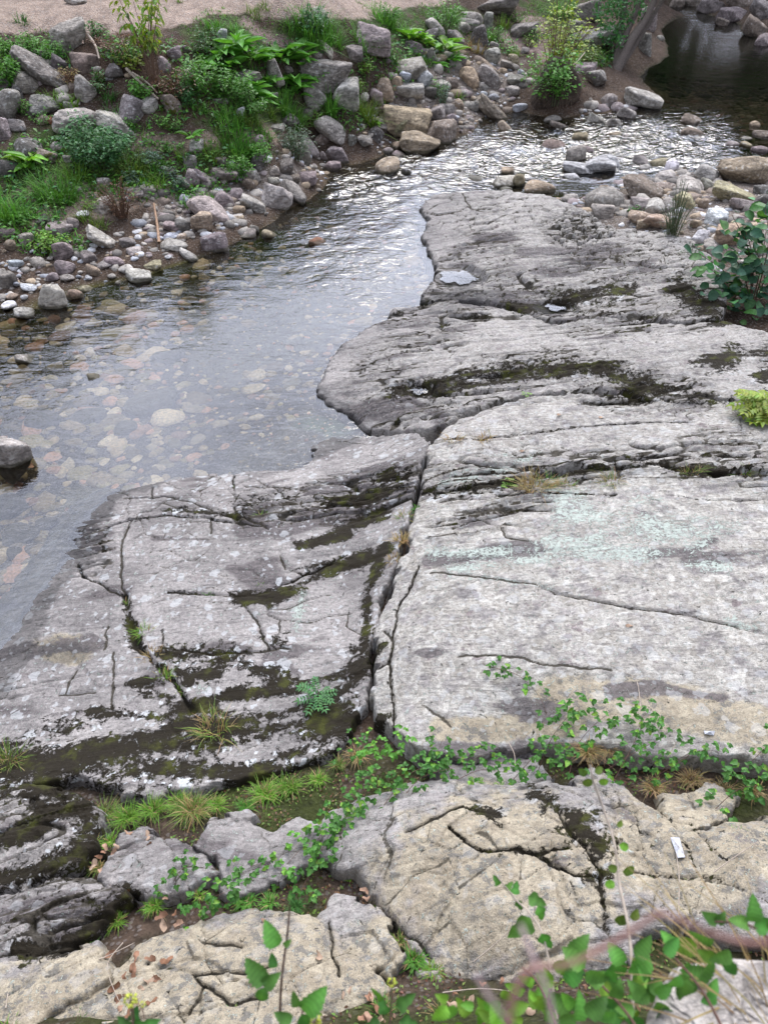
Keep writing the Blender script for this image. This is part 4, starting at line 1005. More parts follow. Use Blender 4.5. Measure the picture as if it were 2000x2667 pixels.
for i, r in enumerate(rows):
    o = put_stone(*r[:8], i); stones.append(o); rowsl.append(r)
# labels: landmarks by hand, the others told by colour, shape and the landmark they lie next to
LM = [(r[0], r[1], r[8].split(',')[0], r[2]) for r in rows if r[8]]
used = {r[8] for r in rows if r[8]}
def relation(cx, cy, n):
    ds = sorted(LM, key=lambda q: math.hypot(q[0] - cx, (q[1] - cy) * 1.5))
    q = ds[n]; dx, dy = cx - q[0], cy - q[1]
    h = 'left of' if dx < 0 else 'right of'; v = 'behind' if dy < 0 else 'in front of'
    if abs(dx) > 2.2 * abs(dy): rl = 'just ' + h
    elif abs(dy) > 2.2 * abs(dx): rl = 'just ' + v
    else: rl = v.replace('in front of', 'in front and') + (' and ' if v == 'behind' else ' ') + h
    return rl + ' the ' + q[2]
def fit(t, n=16):
    wd = t.split()
    return ' '.join(wd[:n])
def unique(prefixes, cx, cy):
    for n in range(8):
        for pf in prefixes:
            t = pf + ' ' + relation(cx, cy, n)
            if len(t.split()) <= 16 and t not in used: used.add(t); return t
    t = fit(prefixes[-1] + ' ' + relation(cx, cy, 0)); used.add(t); return t
for o, r in zip(stones, rowsl):
    lb = r[8]
    if not lb:
        sz = 'small' if r[2] < 30 else ('mid sized' if r[2] < 48 else 'large'); nm = o.name.split('.')[0]
        lb = unique([f'{SNAME[r[6]]} {KNAME[r[5]]} {nm}', f'{sz} {SNAME[r[6]]} {KNAME[r[5]]} {nm}', f'{sz} {SNAME[r[6]]} {nm}'], r[0], r[1])
    tag(o, lb, 'boulder' if r[2] >= 48 else 'stone', 'stones and boulders along the stream')
# the ridged rock in mid riffle, three leaves of one rock
def lump(name, parts, label, cat):
    Vs, Fs, n0 = [], [], 0
    for k, (cx, cy, w_, h_, rot, kind) in enumerate(parts):
        o = put_stone(cx, cy, w_, h_, rot, kind, 'l', 0, 900 + k); me = o.data; v = np.empty(len(me.vertices) * 3, np.float32); me.vertices.foreach_get('co', v)
        v = v.reshape(-1, 3) + np.array(o.location); f = np.array([p.vertices[:] for p in me.polygons]); Vs.append(v); Fs.append(f + n0); n0 += len(v)
        bpy.data.objects.remove(o)
    o = obj(name, mesh(name, np.concatenate(Vs), [np.concatenate(Fs)], M_STONE)); o.color = (.40, .39, .38, 0); tag(o, label, cat)
    return o
lump('boulder', [(1510, 440, 90, 34, 6, 'f'), (1560, 432, 90, 44, -6, 'a'), (1595, 428, 40, 40, 0, 'a'), (1490, 462, 50, 22, 0, 'f')], 'whitish ridged rock with a dark end standing in the riffle', 'boulder')
# small cobbles: individuals by zone
VAR = [[mesh('cobble', stone_shape(2, 'rmr'[k % 3], 50 + k)[0] * .5, [ICO[2][1]], M_STONE) for k in range(12)]][0]
placed = [(r[0], r[1], max(r[2], r[3]) / 2) for r in rows]
def cobble(px, py, size_px, ck, field=gsurf):
    p, t = hit(px, py, field); s = size_px * t / FPX
    o = obj('cobble', random.choice(VAR)); q = random.uniform(.6, .9)
    o.scale = (s, s * random.uniform(.65, .95), s * random.uniform(.42, .72)); o.rotation_euler = (random.uniform(-.25, .25), random.uniform(-.25, .25), random.uniform(0, 6.28))
    o.location = (p[0], p[1], p[2] + .12 * s); c = np.array(SCOL[ck]) * random.uniform(.8, 1.2); o.color = (*c.tolist(), 0); return o
ZONES = [  # px polygon, count, size range, colours, label
 ([(0,640),(150,610),(420,600),(460,690),(330,740),(60,800),(0,800)], 26, (14, 26), 'wwlputl', 'small pale cobble on the cobble shore left of the peeled stick'),
 ([(400,560),(470,500),(640,500),(700,560),(560,610),(430,620)], 14, (12, 22), 'lptgl', 'small cobble among the boulders of the left shore right of the peeled stick'),
 ([(1130,290),(1260,240),(1330,270),(1300,350),(1180,350)], 14, (10, 20), 'ltpgw', 'small cobble on the gravel patch behind the riffle'),
 ([(1620,520),(1800,470),(2000,560),(2000,640),(1830,660),(1640,600)], 10, (14, 24), 'wltpgu', 'small cobble wedged between boulders of the right bar'),
]
for poly, n, (s0, s1), cs, lb in ZONES:
    k = 0; tries = 0; xs, ys = zip(*poly)
    while k < n and tries < 2000:
        tries += 1; a, b = random.uniform(min(xs), max(xs)), random.uniform(min(ys), max(ys)); s = random.uniform(s0, s1)
        if not inside(np.array(a), np.array(b), poly) or any(math.hypot(a - q[0], (b - q[1]) * 1.3) < q[2] * .8 + s * .5 for q in placed): continue
        ck = random.choice(cs); l2 = unique([f'{SNAME[ck]} cobble', f'small {SNAME[ck]} cobble', f'loose {SNAME[ck]} cobble'], a, b)
        tag(cobble(a, b, s, ck), l2, 'cobble', lb.replace('small', 'loose', 1).replace('cobble', 'cobbles', 1)); placed.append((a, b, s / 2)); k += 1
# gravel too many to count: one mesh on the banks, one on the river bed
def gravel(name, pts, sizes, cols, label, flat=(.4, .7), sink=.1, n=1):
    D, F = ICO[n]; shp = [stone_shape(n, 'rm'[k % 2], 300 + k)[0] for k in range(10)]; m = len(pts)
    Vs = np.empty((m, len(D), 3)); Cs = np.empty((m, len(D), 4)); r = np.random.default_rng(5)
    for k in range(m):
        s = sizes[k] * .5; v = shp[k % 10] * np.array([s, s * r.uniform(.65, 1), s * r.uniform(*flat)]); a = r.uniform(0, 6.28); c, sn = math.cos(a), math.sin(a)
        Vs[k] = np.stack([v[:, 0] * c - v[:, 1] * sn, v[:, 0] * sn + v[:, 1] * c, v[:, 2]], -1) + pts[k] + np.array([0, 0, -s * sink]); Cs[k] = (*cols[k], 1)
    Fs = (F[None] + (np.arange(m) * len(D))[:, None, None]).reshape(-1, 3)
    o = obj(name, mesh(name, Vs.reshape(-1, 3), [Fs], M_GRAVEL, True, {'col': Cs.reshape(-1, 4)})); return tag(o, label, None, None, 'stuff')
def mat_gravel():
    b = NB('gravel'); g = b.n('ShaderNodeNewGeometry').outputs['Position']; _, _, _, _, c = b.attr('col')
    n1 = b.noise(g, 24, 4, .65); c2 = b.vmath('SCALE', c, b.step(n1, .25, .75, .65, 1.3)); return b.done(b.princ(c2, .85, b.bump(n1, .5, .01), .25).outputs[0])
M_GRAVEL = mat_gravel()
def scatter(n, test, x0, x1, y0, y1, seed):
    r = np.random.default_rng(seed); x = r.uniform(x0, x1, n * 6); y = r.uniform(y0, y1, n * 6); z = ground_z(x, y); px, py, d = proj(x, y, z)
    ok = test(px, py, x, y, z) & (px > -60) & (px < 2060) & (py > -40); i = np.where(ok)[0][:n]
    return np.stack([x, y, z], -1)[i], d[i]
GCOL = np.array([SCOL[k] for k in 'lgptwgul'])
zone = lambda px, py: blobs(px, py, [([(20,740),(200,690),(400,620),(560,560),(700,500),(800,430)],52),([(430,560),(560,480),(740,430)],50),([(1560,580),(1700,520),(1850,560),(2000,620)],95),([(1780,430),(1960,420)],40),(1240,290,80,60),([(1000,330),(1150,200),(1300,230)],60),([(1540,300),(1640,320)],40),([(250,520),(420,480)],30),(1840,680,60,40)])
P, D_ = scatter(4200, lambda px, py, x, y, z: (zone(px, py) + .25 * vn(x * 2, y * 2, 9) > .5) & (z > wlev(x, y) - .12), -11, 16, 9, 31, 91)
r_ = np.random.default_rng(3); sz = np.exp(r_.normal(math.log(.10), .55, len(P))).clip(.03, .34)
gravel('gravel', P, sz, GCOL[r_.integers(0, 8, len(P))] * r_.uniform(.6, 1.15, (len(P), 1)), 'grey and tan gravel between the boulders of both banks', n=2)
P, D_ = scatter(6500, lambda px, py, x, y, z: (z < wlev(x, y) - .06) & (y < 29), -9.5, 17, 4.2, 29, 92)
sandk = blobs(*proj(P[:, 0], P[:, 1], P[:, 2])[:2], [([(860,1090),(760,1150),(640,1210)],120),([(600,900),(800,800),(950,740)],90)])
sz = (np.exp(r_.normal(math.log(.15), .5, len(P))) * (1.15 - .9 * sandk)).clip(.04, .6)
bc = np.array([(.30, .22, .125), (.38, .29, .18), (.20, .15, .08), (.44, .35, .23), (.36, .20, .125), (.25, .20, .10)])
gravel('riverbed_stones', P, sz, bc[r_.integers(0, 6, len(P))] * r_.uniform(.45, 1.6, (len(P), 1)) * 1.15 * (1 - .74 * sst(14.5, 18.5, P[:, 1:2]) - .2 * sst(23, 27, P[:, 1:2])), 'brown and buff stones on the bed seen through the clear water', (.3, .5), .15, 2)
zone2 = lambda px, py: blobs(px, py, [([(1600,500),(1750,470),(1900,540),(2000,610)],75),([(1000,250),(1150,180),(1300,220)],75),([(1780,430),(1960,420)],28),([(430,540),(560,500),(740,430)],42),(1560,290,60,30),([(120,200),(300,250)],70),([(20,360),(140,330)],60)])
P, D_ = scatter(420, lambda px, py, x, y, z: (zone2(px, py) + .2 * vn(x * 2, y * 2, 19) > .5) & (z > wlev(x, y) - .02), -11, 16, 11, 31, 93)
sz = r_.uniform(.18, .46, len(P)); gravel('rubble', P, sz, np.array([SCOL[k] for k in 'lgptbgdl'])[r_.integers(0, 8, len(P))] * r_.uniform(.7, 1.15, (len(P), 1)), 'fist to head sized rubble filling gaps between the boulders', (.5, .85), .15, 2)
# larger stones lying under the surface
WET[0] = False
for k, (cx, cy, w_, h_, lb) in enumerate([(400,1040,150,66,'large submerged boulder seen through the middle of the pool'),(48,1390,100,54,'pale submerged stone by the left edge of the picture'),(122,1362,62,42,'smooth greenish submerged stone close to the grey slab'),(45,1440,50,28,'small pale submerged stone near the left edge'),
        (20,1320,100,84,'dark submerged boulder below the big boulder at the left edge'),(430,930,90,50,'broad submerged stone in the sky lit part of the pool'),(230,1080,90,46,'pale submerged stone left of the large submerged boulder'),(330,1110,70,40,'buff submerged stone below the large submerged boulder'),(110,1090,90,60,'buff submerged stone above the boulder at the left edge')]):
    o = put_stone(cx, cy, w_, h_, 0, 'r', 't', 0, 700 + k, 'submerged_stone'); o.location.z = min(o.location.z, float(GH(o.location.x, o.location.y)) + .04)
    d = o.dimensions; o.location.z = min(o.location.z, -.03 - max(v.co.z for v in o.data.vertices)); o.color = (.33, .26, .165, 0); tag(o, lb, 'stone', 'stones under the water')
WET[0] = True

# ------------------------------------------------------------------ vegetation
LM += [(1300, 2250, 'big ochre rock', 1), (600, 2560, 'cracked ochre rock', 1), (420, 2240, 'humped grey rock', 1), (80, 2180, 'white patched mossy rock', 1), (1500, 1750, 'lichen crusted slab', 1),
       (1760, 2250, 'buff sloping rock', 1), (690, 2230, 'grey broken rock', 1), (180, 2400, 'dark moss streaked rock', 1), (600, 1700, 'broad grey slab', 1), (930, 2440, 'small cream rock', 1), (1060, 1400, 'grassy cleft', 1)]
def leaf_tpl(kind, nu=5):
    u = np.linspace(0, 1, nu + 1)
    if kind == 'lance': wv = np.sin(np.pi * u ** .75) ** .9
    elif kind == 'ovate': wv = np.sin(np.pi * u ** .62) ** .75
    elif kind == 'bram': nu = 14; u = np.linspace(0, 1, nu + 1); wv = np.sin(np.pi * u ** .62) ** .75 * (1 + .10 * (-1) ** np.arange(nu + 1))
    elif kind == 'round': wv = np.sqrt(np.clip(1 - (2 * u - 1) ** 2, 0, 1)) ** .8
    elif kind == 'ivy': wv = np.interp(u, [0, .08, .3, .45, .7, 1], [.1, .8, 1.0, .55, .6, 0])
    wv[0] = .04; wv[-1] = .02
    V = []; F = []
    for i, (a, b) in enumerate(zip(u, wv)):
        dr = -.18 * a * a
        V += [(-.5 * b, a, dr + .16 * b), (0, a, dr), (.5 * b, a, dr + .16 * b)]
    for i in range(nu):
        k = 3 * i; F += [(k, k + 1, k + 4, k + 3), (k + 1, k + 2, k + 5, k + 4)]
    return np.array(V), np.array(F)
TINY = (np.array([(0, 0, 0), (-.5, .42, .1), (0, .5, 0), (.5, .42, .1), (0, 1, -.12)], float), np.array([(0, 2, 1), (0, 3, 2), (1, 2, 4), (2, 3, 4)]))
def norm(v): return v / (np.linalg.norm(v, axis=-1, keepdims=True) + 1e-9)
def leaves_geo(tpl, base, d, up, Ln, Wd, col):
    T, F = tpl; d = norm(d); sd_ = norm(np.cross(d, up)); n = np.cross(sd_, d); m = len(base)
    V = base[:, None] + sd_[:, None] * (T[None, :, 0, None] * Wd[:, None, None]) + d[:, None] * (T[None, :, 1, None] * Ln[:, None, None]) + n[:, None] * (T[None, :, 2, None] * Ln[:, None, None])
    Fs = F[None] + (np.arange(m) * len(T))[:, None, None]
    C = np.repeat(col[:, None], len(T), 1); C = np.concatenate([C, np.ones(C.shape[:2] + (1,))], -1)
    return V.reshape(-1, 3), Fs.reshape(-1, F.shape[1]), C.reshape(-1, 4)
def blades_geo(base, az, lean, Ln, Wd, droop, col, ns=4):
    m = len(base); t = np.linspace(0, 1, ns + 1); out = np.stack([np.cos(az), np.sin(az), 0 * az], -1); sd_ = np.stack([-np.sin(az), np.cos(az), 0 * az], -1)
    hx = Ln[:, None] * (np.sin(lean)[:, None] * t + droop[:, None] * .55 * t ** 2); hz = Ln[:, None] * (np.cos(lean)[:, None] * t - droop[:, None] * .6 * t ** 2.2)
    c = base[:, None] + out[:, None] * hx[..., None]; c[..., 2] += hz
    wv = (Wd[:, None] * (1 - t ** 2.0)[None] + .0008)[..., None] * .5
    V = np.stack([c - sd_[:, None] * wv, c + sd_[:, None] * wv], 2).reshape(-1, 3); k = (ns + 1) * 2
    f = np.array([(2 * i, 2 * i + 1, 2 * i + 3, 2 * i + 2) for i in range(ns)]); Fs = (f[None] + (np.arange(m) * k)[:, None, None]).reshape(-1, 4)
    g = .55 + .45 * t[None, :, None, None]; C = col[:, None, None] * np.ones((m, ns + 1, 2, 1)); C = np.concatenate([C, np.ones(C.shape[:3] + (1,))], -1)
    return V, Fs, C.reshape(-1, 4)
def tube_geo(P, r, sides=6):
    P = np.asarray(P, float); n = len(P); r = np.broadcast_to(r, n); T = norm(np.gradient(P, axis=0)); ref = np.where(np.abs(T[:, 2:3]) > .9, [[1., 0, 0]], [[0, 0, 1.]])
    a = norm(np.cross(T, ref)); b = np.cross(T, a); th = np.linspace(0, 2 * np.pi, sides, endpoint=False)
    V = P[:, None] + r[:, None, None] * (a[:, None] * np.cos(th)[None, :, None] + b[:, None] * np.sin(th)[None, :, None])
    i = np.arange(n * sides).reshape(n, sides); j = np.roll(i, -1, 1)
    return V.reshape(-1, 3), np.stack([i[:-1], j[:-1], j[1:], i[1:]], -1).reshape(-1, 4)
def spline(P, n=16):
    P = np.asarray(P, float); k = len(P); t = np.linspace(0, k - 1, n); i = np.clip(t.astype(int), 0, k - 2); f = (t - i)[:, None]
    p0 = P[np.maximum(i - 1, 0)]; p1 = P[i]; p2 = P[i + 1]; p3 = P[np.minimum(i + 2, k - 1)]
    return .5 * (2 * p1 + (p2 - p0) * f + (2 * p0 - 5 * p1 + 4 * p2 - p3) * f ** 2 + (3 * p1 - p0 - 3 * p2 + p3) * f ** 3)
def merge(parts):
    Vs, Fs, Cs, n = [], [], [], 0
    for p in parts:
        Vs.append(p[0]); Fs.append(p[1] + n); n += len(p[0])
        if len(p) > 2: Cs.append(p[2])
    return np.concatenate(Vs), np.concatenate(Fs), (np.concatenate(Cs) if Cs else None)
GREEN = {'green': (.092, .235, .034), 'dark': (.05, .135, .028), 'blue': (.072, .19, .062), 'grey': (.095, .14, .085), 'yel': (.22, .29, .035), 'lime': (.13, .26, .03), 'dry': (.30, .22, .10), 'mix': (.12, .19, .035), 'brown': (.14, .075, .04), 'sage': (.10, .17, .11), 'bdk': (.035, .10, .055), 'near': (.075, .19, .033), 'brm': (.060, .165, .030)}
def cols(k, n, r, v=.22):
    return np.array(GREEN[k]) * r.uniform(1 - v, 1 + v, (n, 1)) * (1 + .08 * r.normal(size=(n, 3)))
def surf(x, y):
    """top of whatever is there near the camera: bedrock field over the ledges, soil elsewhere"""
    return np.maximum(GH(x, y), np.where((np.asarray(y) < 16), RH(x, y) - .06, -9))
ROCK = lambda x, y: RH(x, y) - .03
def base_at(px, py, field): 
    p, t = hit(px, py, field); return p, t / FPX
def seed_of(px, py): return int(px * 7 + py * 13) % 99991
def grass(px, py, w_, h_, n, ck, label=None, field=None, wd=.012, droop=(.3, .9), name='grass_tuft', dry=.0):
    f = field or gsurf; p, s = base_at(px, py, f); r = np.random.default_rng(seed_of(px, py)); W = w_ * s; H = h_ * s
    n = int(n * 1.7); rad = W * .3; a = r.uniform(0, 6.28, n); q = np.sqrt(r.uniform(0, 1, n)) * rad
    base = np.stack([q * np.cos(a), q * np.sin(a) * .7, 0 * a], -1); base[:, 2] = f(p[0] + base[:, 0], p[1] + base[:, 1]) - p[2] - .02
    base[:, 2] = np.clip(base[:, 2], -.25, .25)
    lean = np.abs(r.normal(.1, .45, n)); Ln = r.uniform(.3, 1.15, n) * max(H * 1.25, W * .6); c = cols(ck, n, r)
    k = r.uniform(0, 1, n) < dry; c[k] = cols('dry', k.sum(), r)
    V, F, C = blades_geo(base, a + r.normal(0, 1.1, n), lean, Ln, r.uniform(.6, 1.3, n) * wd, r.uniform(*droop, n), c)
    o = obj(name, mesh(name, V, [F], M_GRASS, True, {'col': C}), None, p.tolist())
    return tag(o, label or unique(['tuft of long green grass', 'arching grass tuft', 'leafy grass tuft'], px, py), 'grass', 'grass tufts')
M_GSTEM = mat_flat('green_stem', (.10, .12, .06), .75, .3, 60)
def bush(px, py, w_, h_, n, ck, leaf=.05, label=None, field=None, name='leafy_plant', cat='plant', stems=14, tpl=TINY, aspect=.5, up=.4, group='leafy plants on the bank', flat=.8, lowest=.25, upright=.6):
    f = field or gsurf; p, s = base_at(px, py, f); r = np.random.default_rng(seed_of(px, py) + 1); W = w_ * s * .56; H = h_ * s * 1.15; n = int(n * 1.35); leaf = leaf * 1.3; stems = int(stems * 1.3)
    root = empty(name, p.tolist()); segs = []; ends = []
    for k in range(stems):
        a = r.uniform(0, 6.28); q = math.sqrt(r.uniform(0, 1)); e = np.array([W * q * math.cos(a), W * flat * q * math.sin(a), H * math.sqrt(max(1 - .75 * q * q, .1)) * r.uniform(.7, 1.05)])
        b0 = np.array([e[0] * .25, e[1] * .25, -.05]); mid = (b0 + e) / 2 + np.array([-e[0] * .12, -e[1] * .12, H * .1]); ends.append((b0, mid, e))
        P = spline([b0, mid, e], 6); segs.append(tube_geo(P, np.linspace(.005, .0018, 6) * (1 + .9 * H), 4))
    V, F, _ = merge(segs); obj('stem', mesh('stem', V, [F], M_GSTEM if ck in ('grey', 'sage', 'green', 'blue') else M_STEM), root)
    E = np.array(ends); i = r.integers(0, stems, n); t = r.uniform(lowest, 1.02, n)[:, None]
    pos = (1 - t) ** 2 * E[i, 0] + 2 * t * (1 - t) * E[i, 1] + t * t * E[i, 2] + r.normal(0, 1, (n, 3)) * np.array([W * .12, W * .12, H * .05])
    d = r.normal(0, 1, (n, 3)); d[:, 2] = d[:, 2] * .35 - .15 + up * .3; d[:, :2] += norm(pos[:, :2]) * .6
    nrm = r.normal(0, .35, (n, 3)) + np.array([0, -.15, 1.0])
    Ln = leaf * r.uniform(.65, 1.25, n)
    V, F, C = leaves_geo(tpl, pos, d, nrm, Ln, Ln * aspect, cols(ck, n, r)); obj('foliage', mesh('foliage', V, [F], M_LEAF, True, {'col': C}), root)
    tag(root, label or unique(['leafy green plant', 'bushy weed', 'low leafy weed'], px, py), cat, group); return root
LEAFM = {}
def leaf_mesh(kind, ck, k, asp):
    key = (kind, ck, k, asp)
    if key not in LEAFM:
        T, F = leaf_tpl(kind, 6); r = np.random.default_rng(hash(key[1]) % 1000 * 0 + k * 11 + len(ck)); c = np.array(GREEN[ck]) * r.uniform(.75, 1.25) * (1 + .05 * r.normal(size=3)); V = T.copy(); V[:, 0] *= asp
        V[:, 2] += .05 * np.sin(V[:, 1] * 5 + k) + .12 * k / 4 * -V[:, 1] ** 2
        cv = np.tile([[*c, 1]], (len(V), 1)); cv[1::3, :3] *= 1.35; cv[::3, :3] *= .92
        cv[:, :3] *= (1 + .10 * (-1) ** (np.arange(len(V)) // 3))[:, None]; LEAFM[key] = mesh('leaf', V, [F], M_LEAF, True, {'col': cv})
    return LEAFM[key]
def add_leaf(root, me, pos, d, up, L_, name='leaf'):
    d = Vector(d).normalized(); s = d.cross(Vector(up)).normalized(); n = s.cross(d)
    o = bpy.data.objects.new(name, me); COL.objects.link(o); o.parent = root
    o.matrix_local = Matrix.Translation(Vector(pos)) @ Matrix((s, d, n)).transposed().to_4x4() @ Matrix.Diagonal((L_, L_, L_, 1)); return o
def dock(px, py, w_, n, ck='green', label=None, field=None, asp=.42, name='broad_leaf_plant', rise=.55):
    f = field or gsurf; p, s = base_at(px, py, f); r = random.Random(seed_of(px, py)); W = w_ * s * .62
    root = empty(name, p.tolist()); n += 3
    for k in range(n):
        a = k * 2.4 + r.uniform(-.3, .3); el = r.uniform(.15, 1.0) * rise + .1; d = (math.cos(a) * math.cos(el), math.sin(a) * math.cos(el), math.sin(el)); L_ = W * r.uniform(.75, 1.15)
        add_leaf(root, leaf_mesh('lance', ck, k % 5, asp), (d[0] * W * .12 + r.uniform(-.2, .2) * W, d[1] * W * .12 + r.uniform(-.2, .2) * W, W * r.uniform(.05, .5)), d, (0, 0, 1), L_)
    V, F = tube_geo([(0, 0, -.05), (0, 0, W * .4)], [.012, .004], 5); obj('stem', mesh('stem', V, [F], M_STEM), root)
    return tag(root, label or unique(['broad leaved plant', 'rosette of broad leaves', 'broad leaf clump', 'large leaved weed'], px, py), 'plant', 'broad leaved plants on the left bank')
def fern(px, py, w_, n, ck, label, field=None, name='fern'):
    f = field or gsurf; p, s = base_at(px, py, f); r = np.random.default_rng(seed_of(px, py)); W = w_ * s * .6; root = empty(name, p.tolist())
    for k in range(n):
        a = k * 2.4 + r.uniform(-.3, .3); L_ = W * r.uniform(.7, 1.1); t = np.linspace(0, 1, 9); P = np.stack([np.cos(a) * L_ * t * .85, np.sin(a) * L_ * t * .85, L_ * (.75 * t - .55 * t * t)], -1)
        T = norm(np.gradient(P, axis=0)); sd_ = norm(np.cross(T, [[0, 0, 1.]])); B = np.concatenate([P[1:], P[1:]]); D = np.concatenate([sd_[1:] + T[1:] * .5, -sd_[1:] + T[1:] * .5]); ln = np.tile(L_ * .26 * np.sin(np.pi * (t[1:] * .8 + .15)) + .003, 2)
        V, F, C = leaves_geo(TINY, B, D, np.tile([[0, 0, 1.]], (len(B), 1)), ln, ln * .42, cols(ck, len(B), r)); obj('frond', mesh('frond', V, [F], M_LEAF, True, {'col': C}), root)
    return tag(root, label, 'fern', 'ferns')
def pinnate(root, p0, d, L_, ck, r, nl=6, lw=.5, kind='ovate'):
    """one compound leaf as a mesh of leaflets along a rachis"""
    d = norm(np.array(d, float)); t = np.linspace(.2, 1, nl); P = p0 + d * (t * L_)[:, None] + np.array([0, 0, -1.]) * (.18 * L_ * t ** 2)[:, None]
    s = norm(np.cross(d, [0, 0, 1.])); B = np.concatenate([P, P, P[-1:]]); D = np.concatenate([np.tile(s + d * .45, (nl, 1)), np.tile(-s + d * .45, (nl, 1)), [d]]); ln = np.full(len(B), L_ * .30) * r.uniform(.85, 1.1, len(B))
    V, F, C = leaves_geo(leaf_tpl(kind, 3), B, D, np.tile([[0, 0, 1.]], (len(B), 1)) + r.normal(0, .15, (len(B), 3)), ln, ln * lw, cols(ck, len(B), r, .12))
    return obj('leaf', mesh('leaf', V, [F], M_LEAF, True, {'col': C}), root)
def bramble(pts, nleaf, leaf, ck, label, field=None, lift=.12, name='bramble', mat=None, spread=.12, kinds=('ovate',), cat='bramble', r0=.0026, asp=.72, group='brambles and creepers'):
    """cane through 3D points (or photo pixels lifted off the surface) with leaves in threes"""
    f = field or surf; r = random.Random(seed_of(*pts[0][:2]) + nleaf)
    if len(pts[0]) == 2: P = np.array([base_at(a, b, f)[0] + np.array([0, 0, lift * (0.15 if i in (0,) else r.uniform(.6, 1.5))]) for i, (a, b) in enumerate(pts)])
    else: P = np.array([at_depth(a, b, c) for a, b, c in pts])
    o0 = P[0].copy(); P = P - o0; S = spline(P, max(14, 6 * len(P))); root = empty(name, o0.tolist())
    V, F = tube_geo(S, np.linspace(r0, r0 * .4, len(S)), 6); obj('cane', mesh('cane', V, [F], mat or M_REDSTEM), root)
    k = 0; nleaf = int(nleaf * 1.75); leaf *= .86; ck = 'brm' if (ck != 'lime' or nleaf % 3) else 'green'
    while k < nleaf:
        i = r.randrange(1, len(S)); c = S[i]; a = r.uniform(0, 6.28); pet = r.uniform(.4, 1.2) * spread
        tip = c + np.array([math.cos(a) * pet, math.sin(a) * pet, r.uniform(-.2, .9) * spread])
        b = a
        for da, sc in ((0, 1.0), (1.25, .8), (-1.25, .8)):
            if k >= nleaf: break
            d = (math.cos(b + da), math.sin(b + da), r.uniform(-.45, .15)); up = (r.gauss(0, .25), r.gauss(-.25, .25), 1)
            add_leaf(root, leaf_mesh(r.choice(kinds), ck if r.random() > .12 else 'lime', k % 5, asp), tip, d, up, leaf * sc * r.uniform(.75, 1.2)); k += 1
    return tag(root, label, cat, group)

# ---- left bank: grass
for a in [(150,520,170,62,170,'green'),(20,570,130,80,150,'green'),(345,455,120,62,110,'mix'),(400,490,100,44,80,'lime'),(200,470,120,40,90,'lime'),(255,500,60,30,40,'mix'),(130,268,60,40,40,'lime'),(178,278,90,44,60,'lime'),(300,320,90,40,50,'dark'),(285,262,60,34,40,'dark'),
          (755,312,100,70,190,'green'),(600,330,110,50,90,'green'),(650,322,90,44,80,'mix'),(612,390,100,44,100,'green'),(478,415,50,26,50,'lime'),(560,412,90,30,60,'mix'),(690,352,60,30,50,'green'),(575,358,60,30,40,'mix'),(525,395,70,26,40,'green'),
          (862,300,40,80,70,'green'),(955,312,76,76,110,'mix'),(1012,150,76,46,80,'dark'),(945,125,60,60,60,'green'),(820,95,160,50,150,'green'),(760,85,70,30,60,'green'),(870,100,90,36,80,'green'),(1000,60,110,34,90,'green'),(560,75,70,26,50,'green'),(620,90,70,24,50,'green'),
          (1270,105,50,40,40,'green'),(1310,70,70,36,50,'mix'),(1240,135,60,40,40,'dry'),(1060,90,60,34,50,'green'),(660,40,60,16,40,'mix'),(690,22,50,14,30,'mix'),(470,5,30,10,16,'mix'),(110,160,70,30,50,'green'),(60,60,60,24,36,'dark'),(40,170,60,40,50,'green'),(185,125,40,30,30,'green'),
          (340,500,60,26,40,'lime'),(225,575,70,26,40,'mix'),(260,590,60,22,36,'mix'),(70,560,90,36,60,'green'),(560,520,30,22,30,'green'),(490,540,34,24,30,'green'),(705,300,50,34,40,'mix'),(1190,255,34,26,30,'lime'),(1110,165,60,30,40,'green'),(1540,160,70,40,50,'mix'),(1470,40,110,30,90,'green'),
          (1340,145,40,24,26,'lime'),(1180,60,70,36,50,'green'),(420,440,70,30,40,'green'),(650,390,60,30,40,'green'),(1105,110,50,26,36,'lime'),(520,285,60,34,40,'green'),(440,330,60,30,36,'mix')]:
    grass(*a, wd=.018)
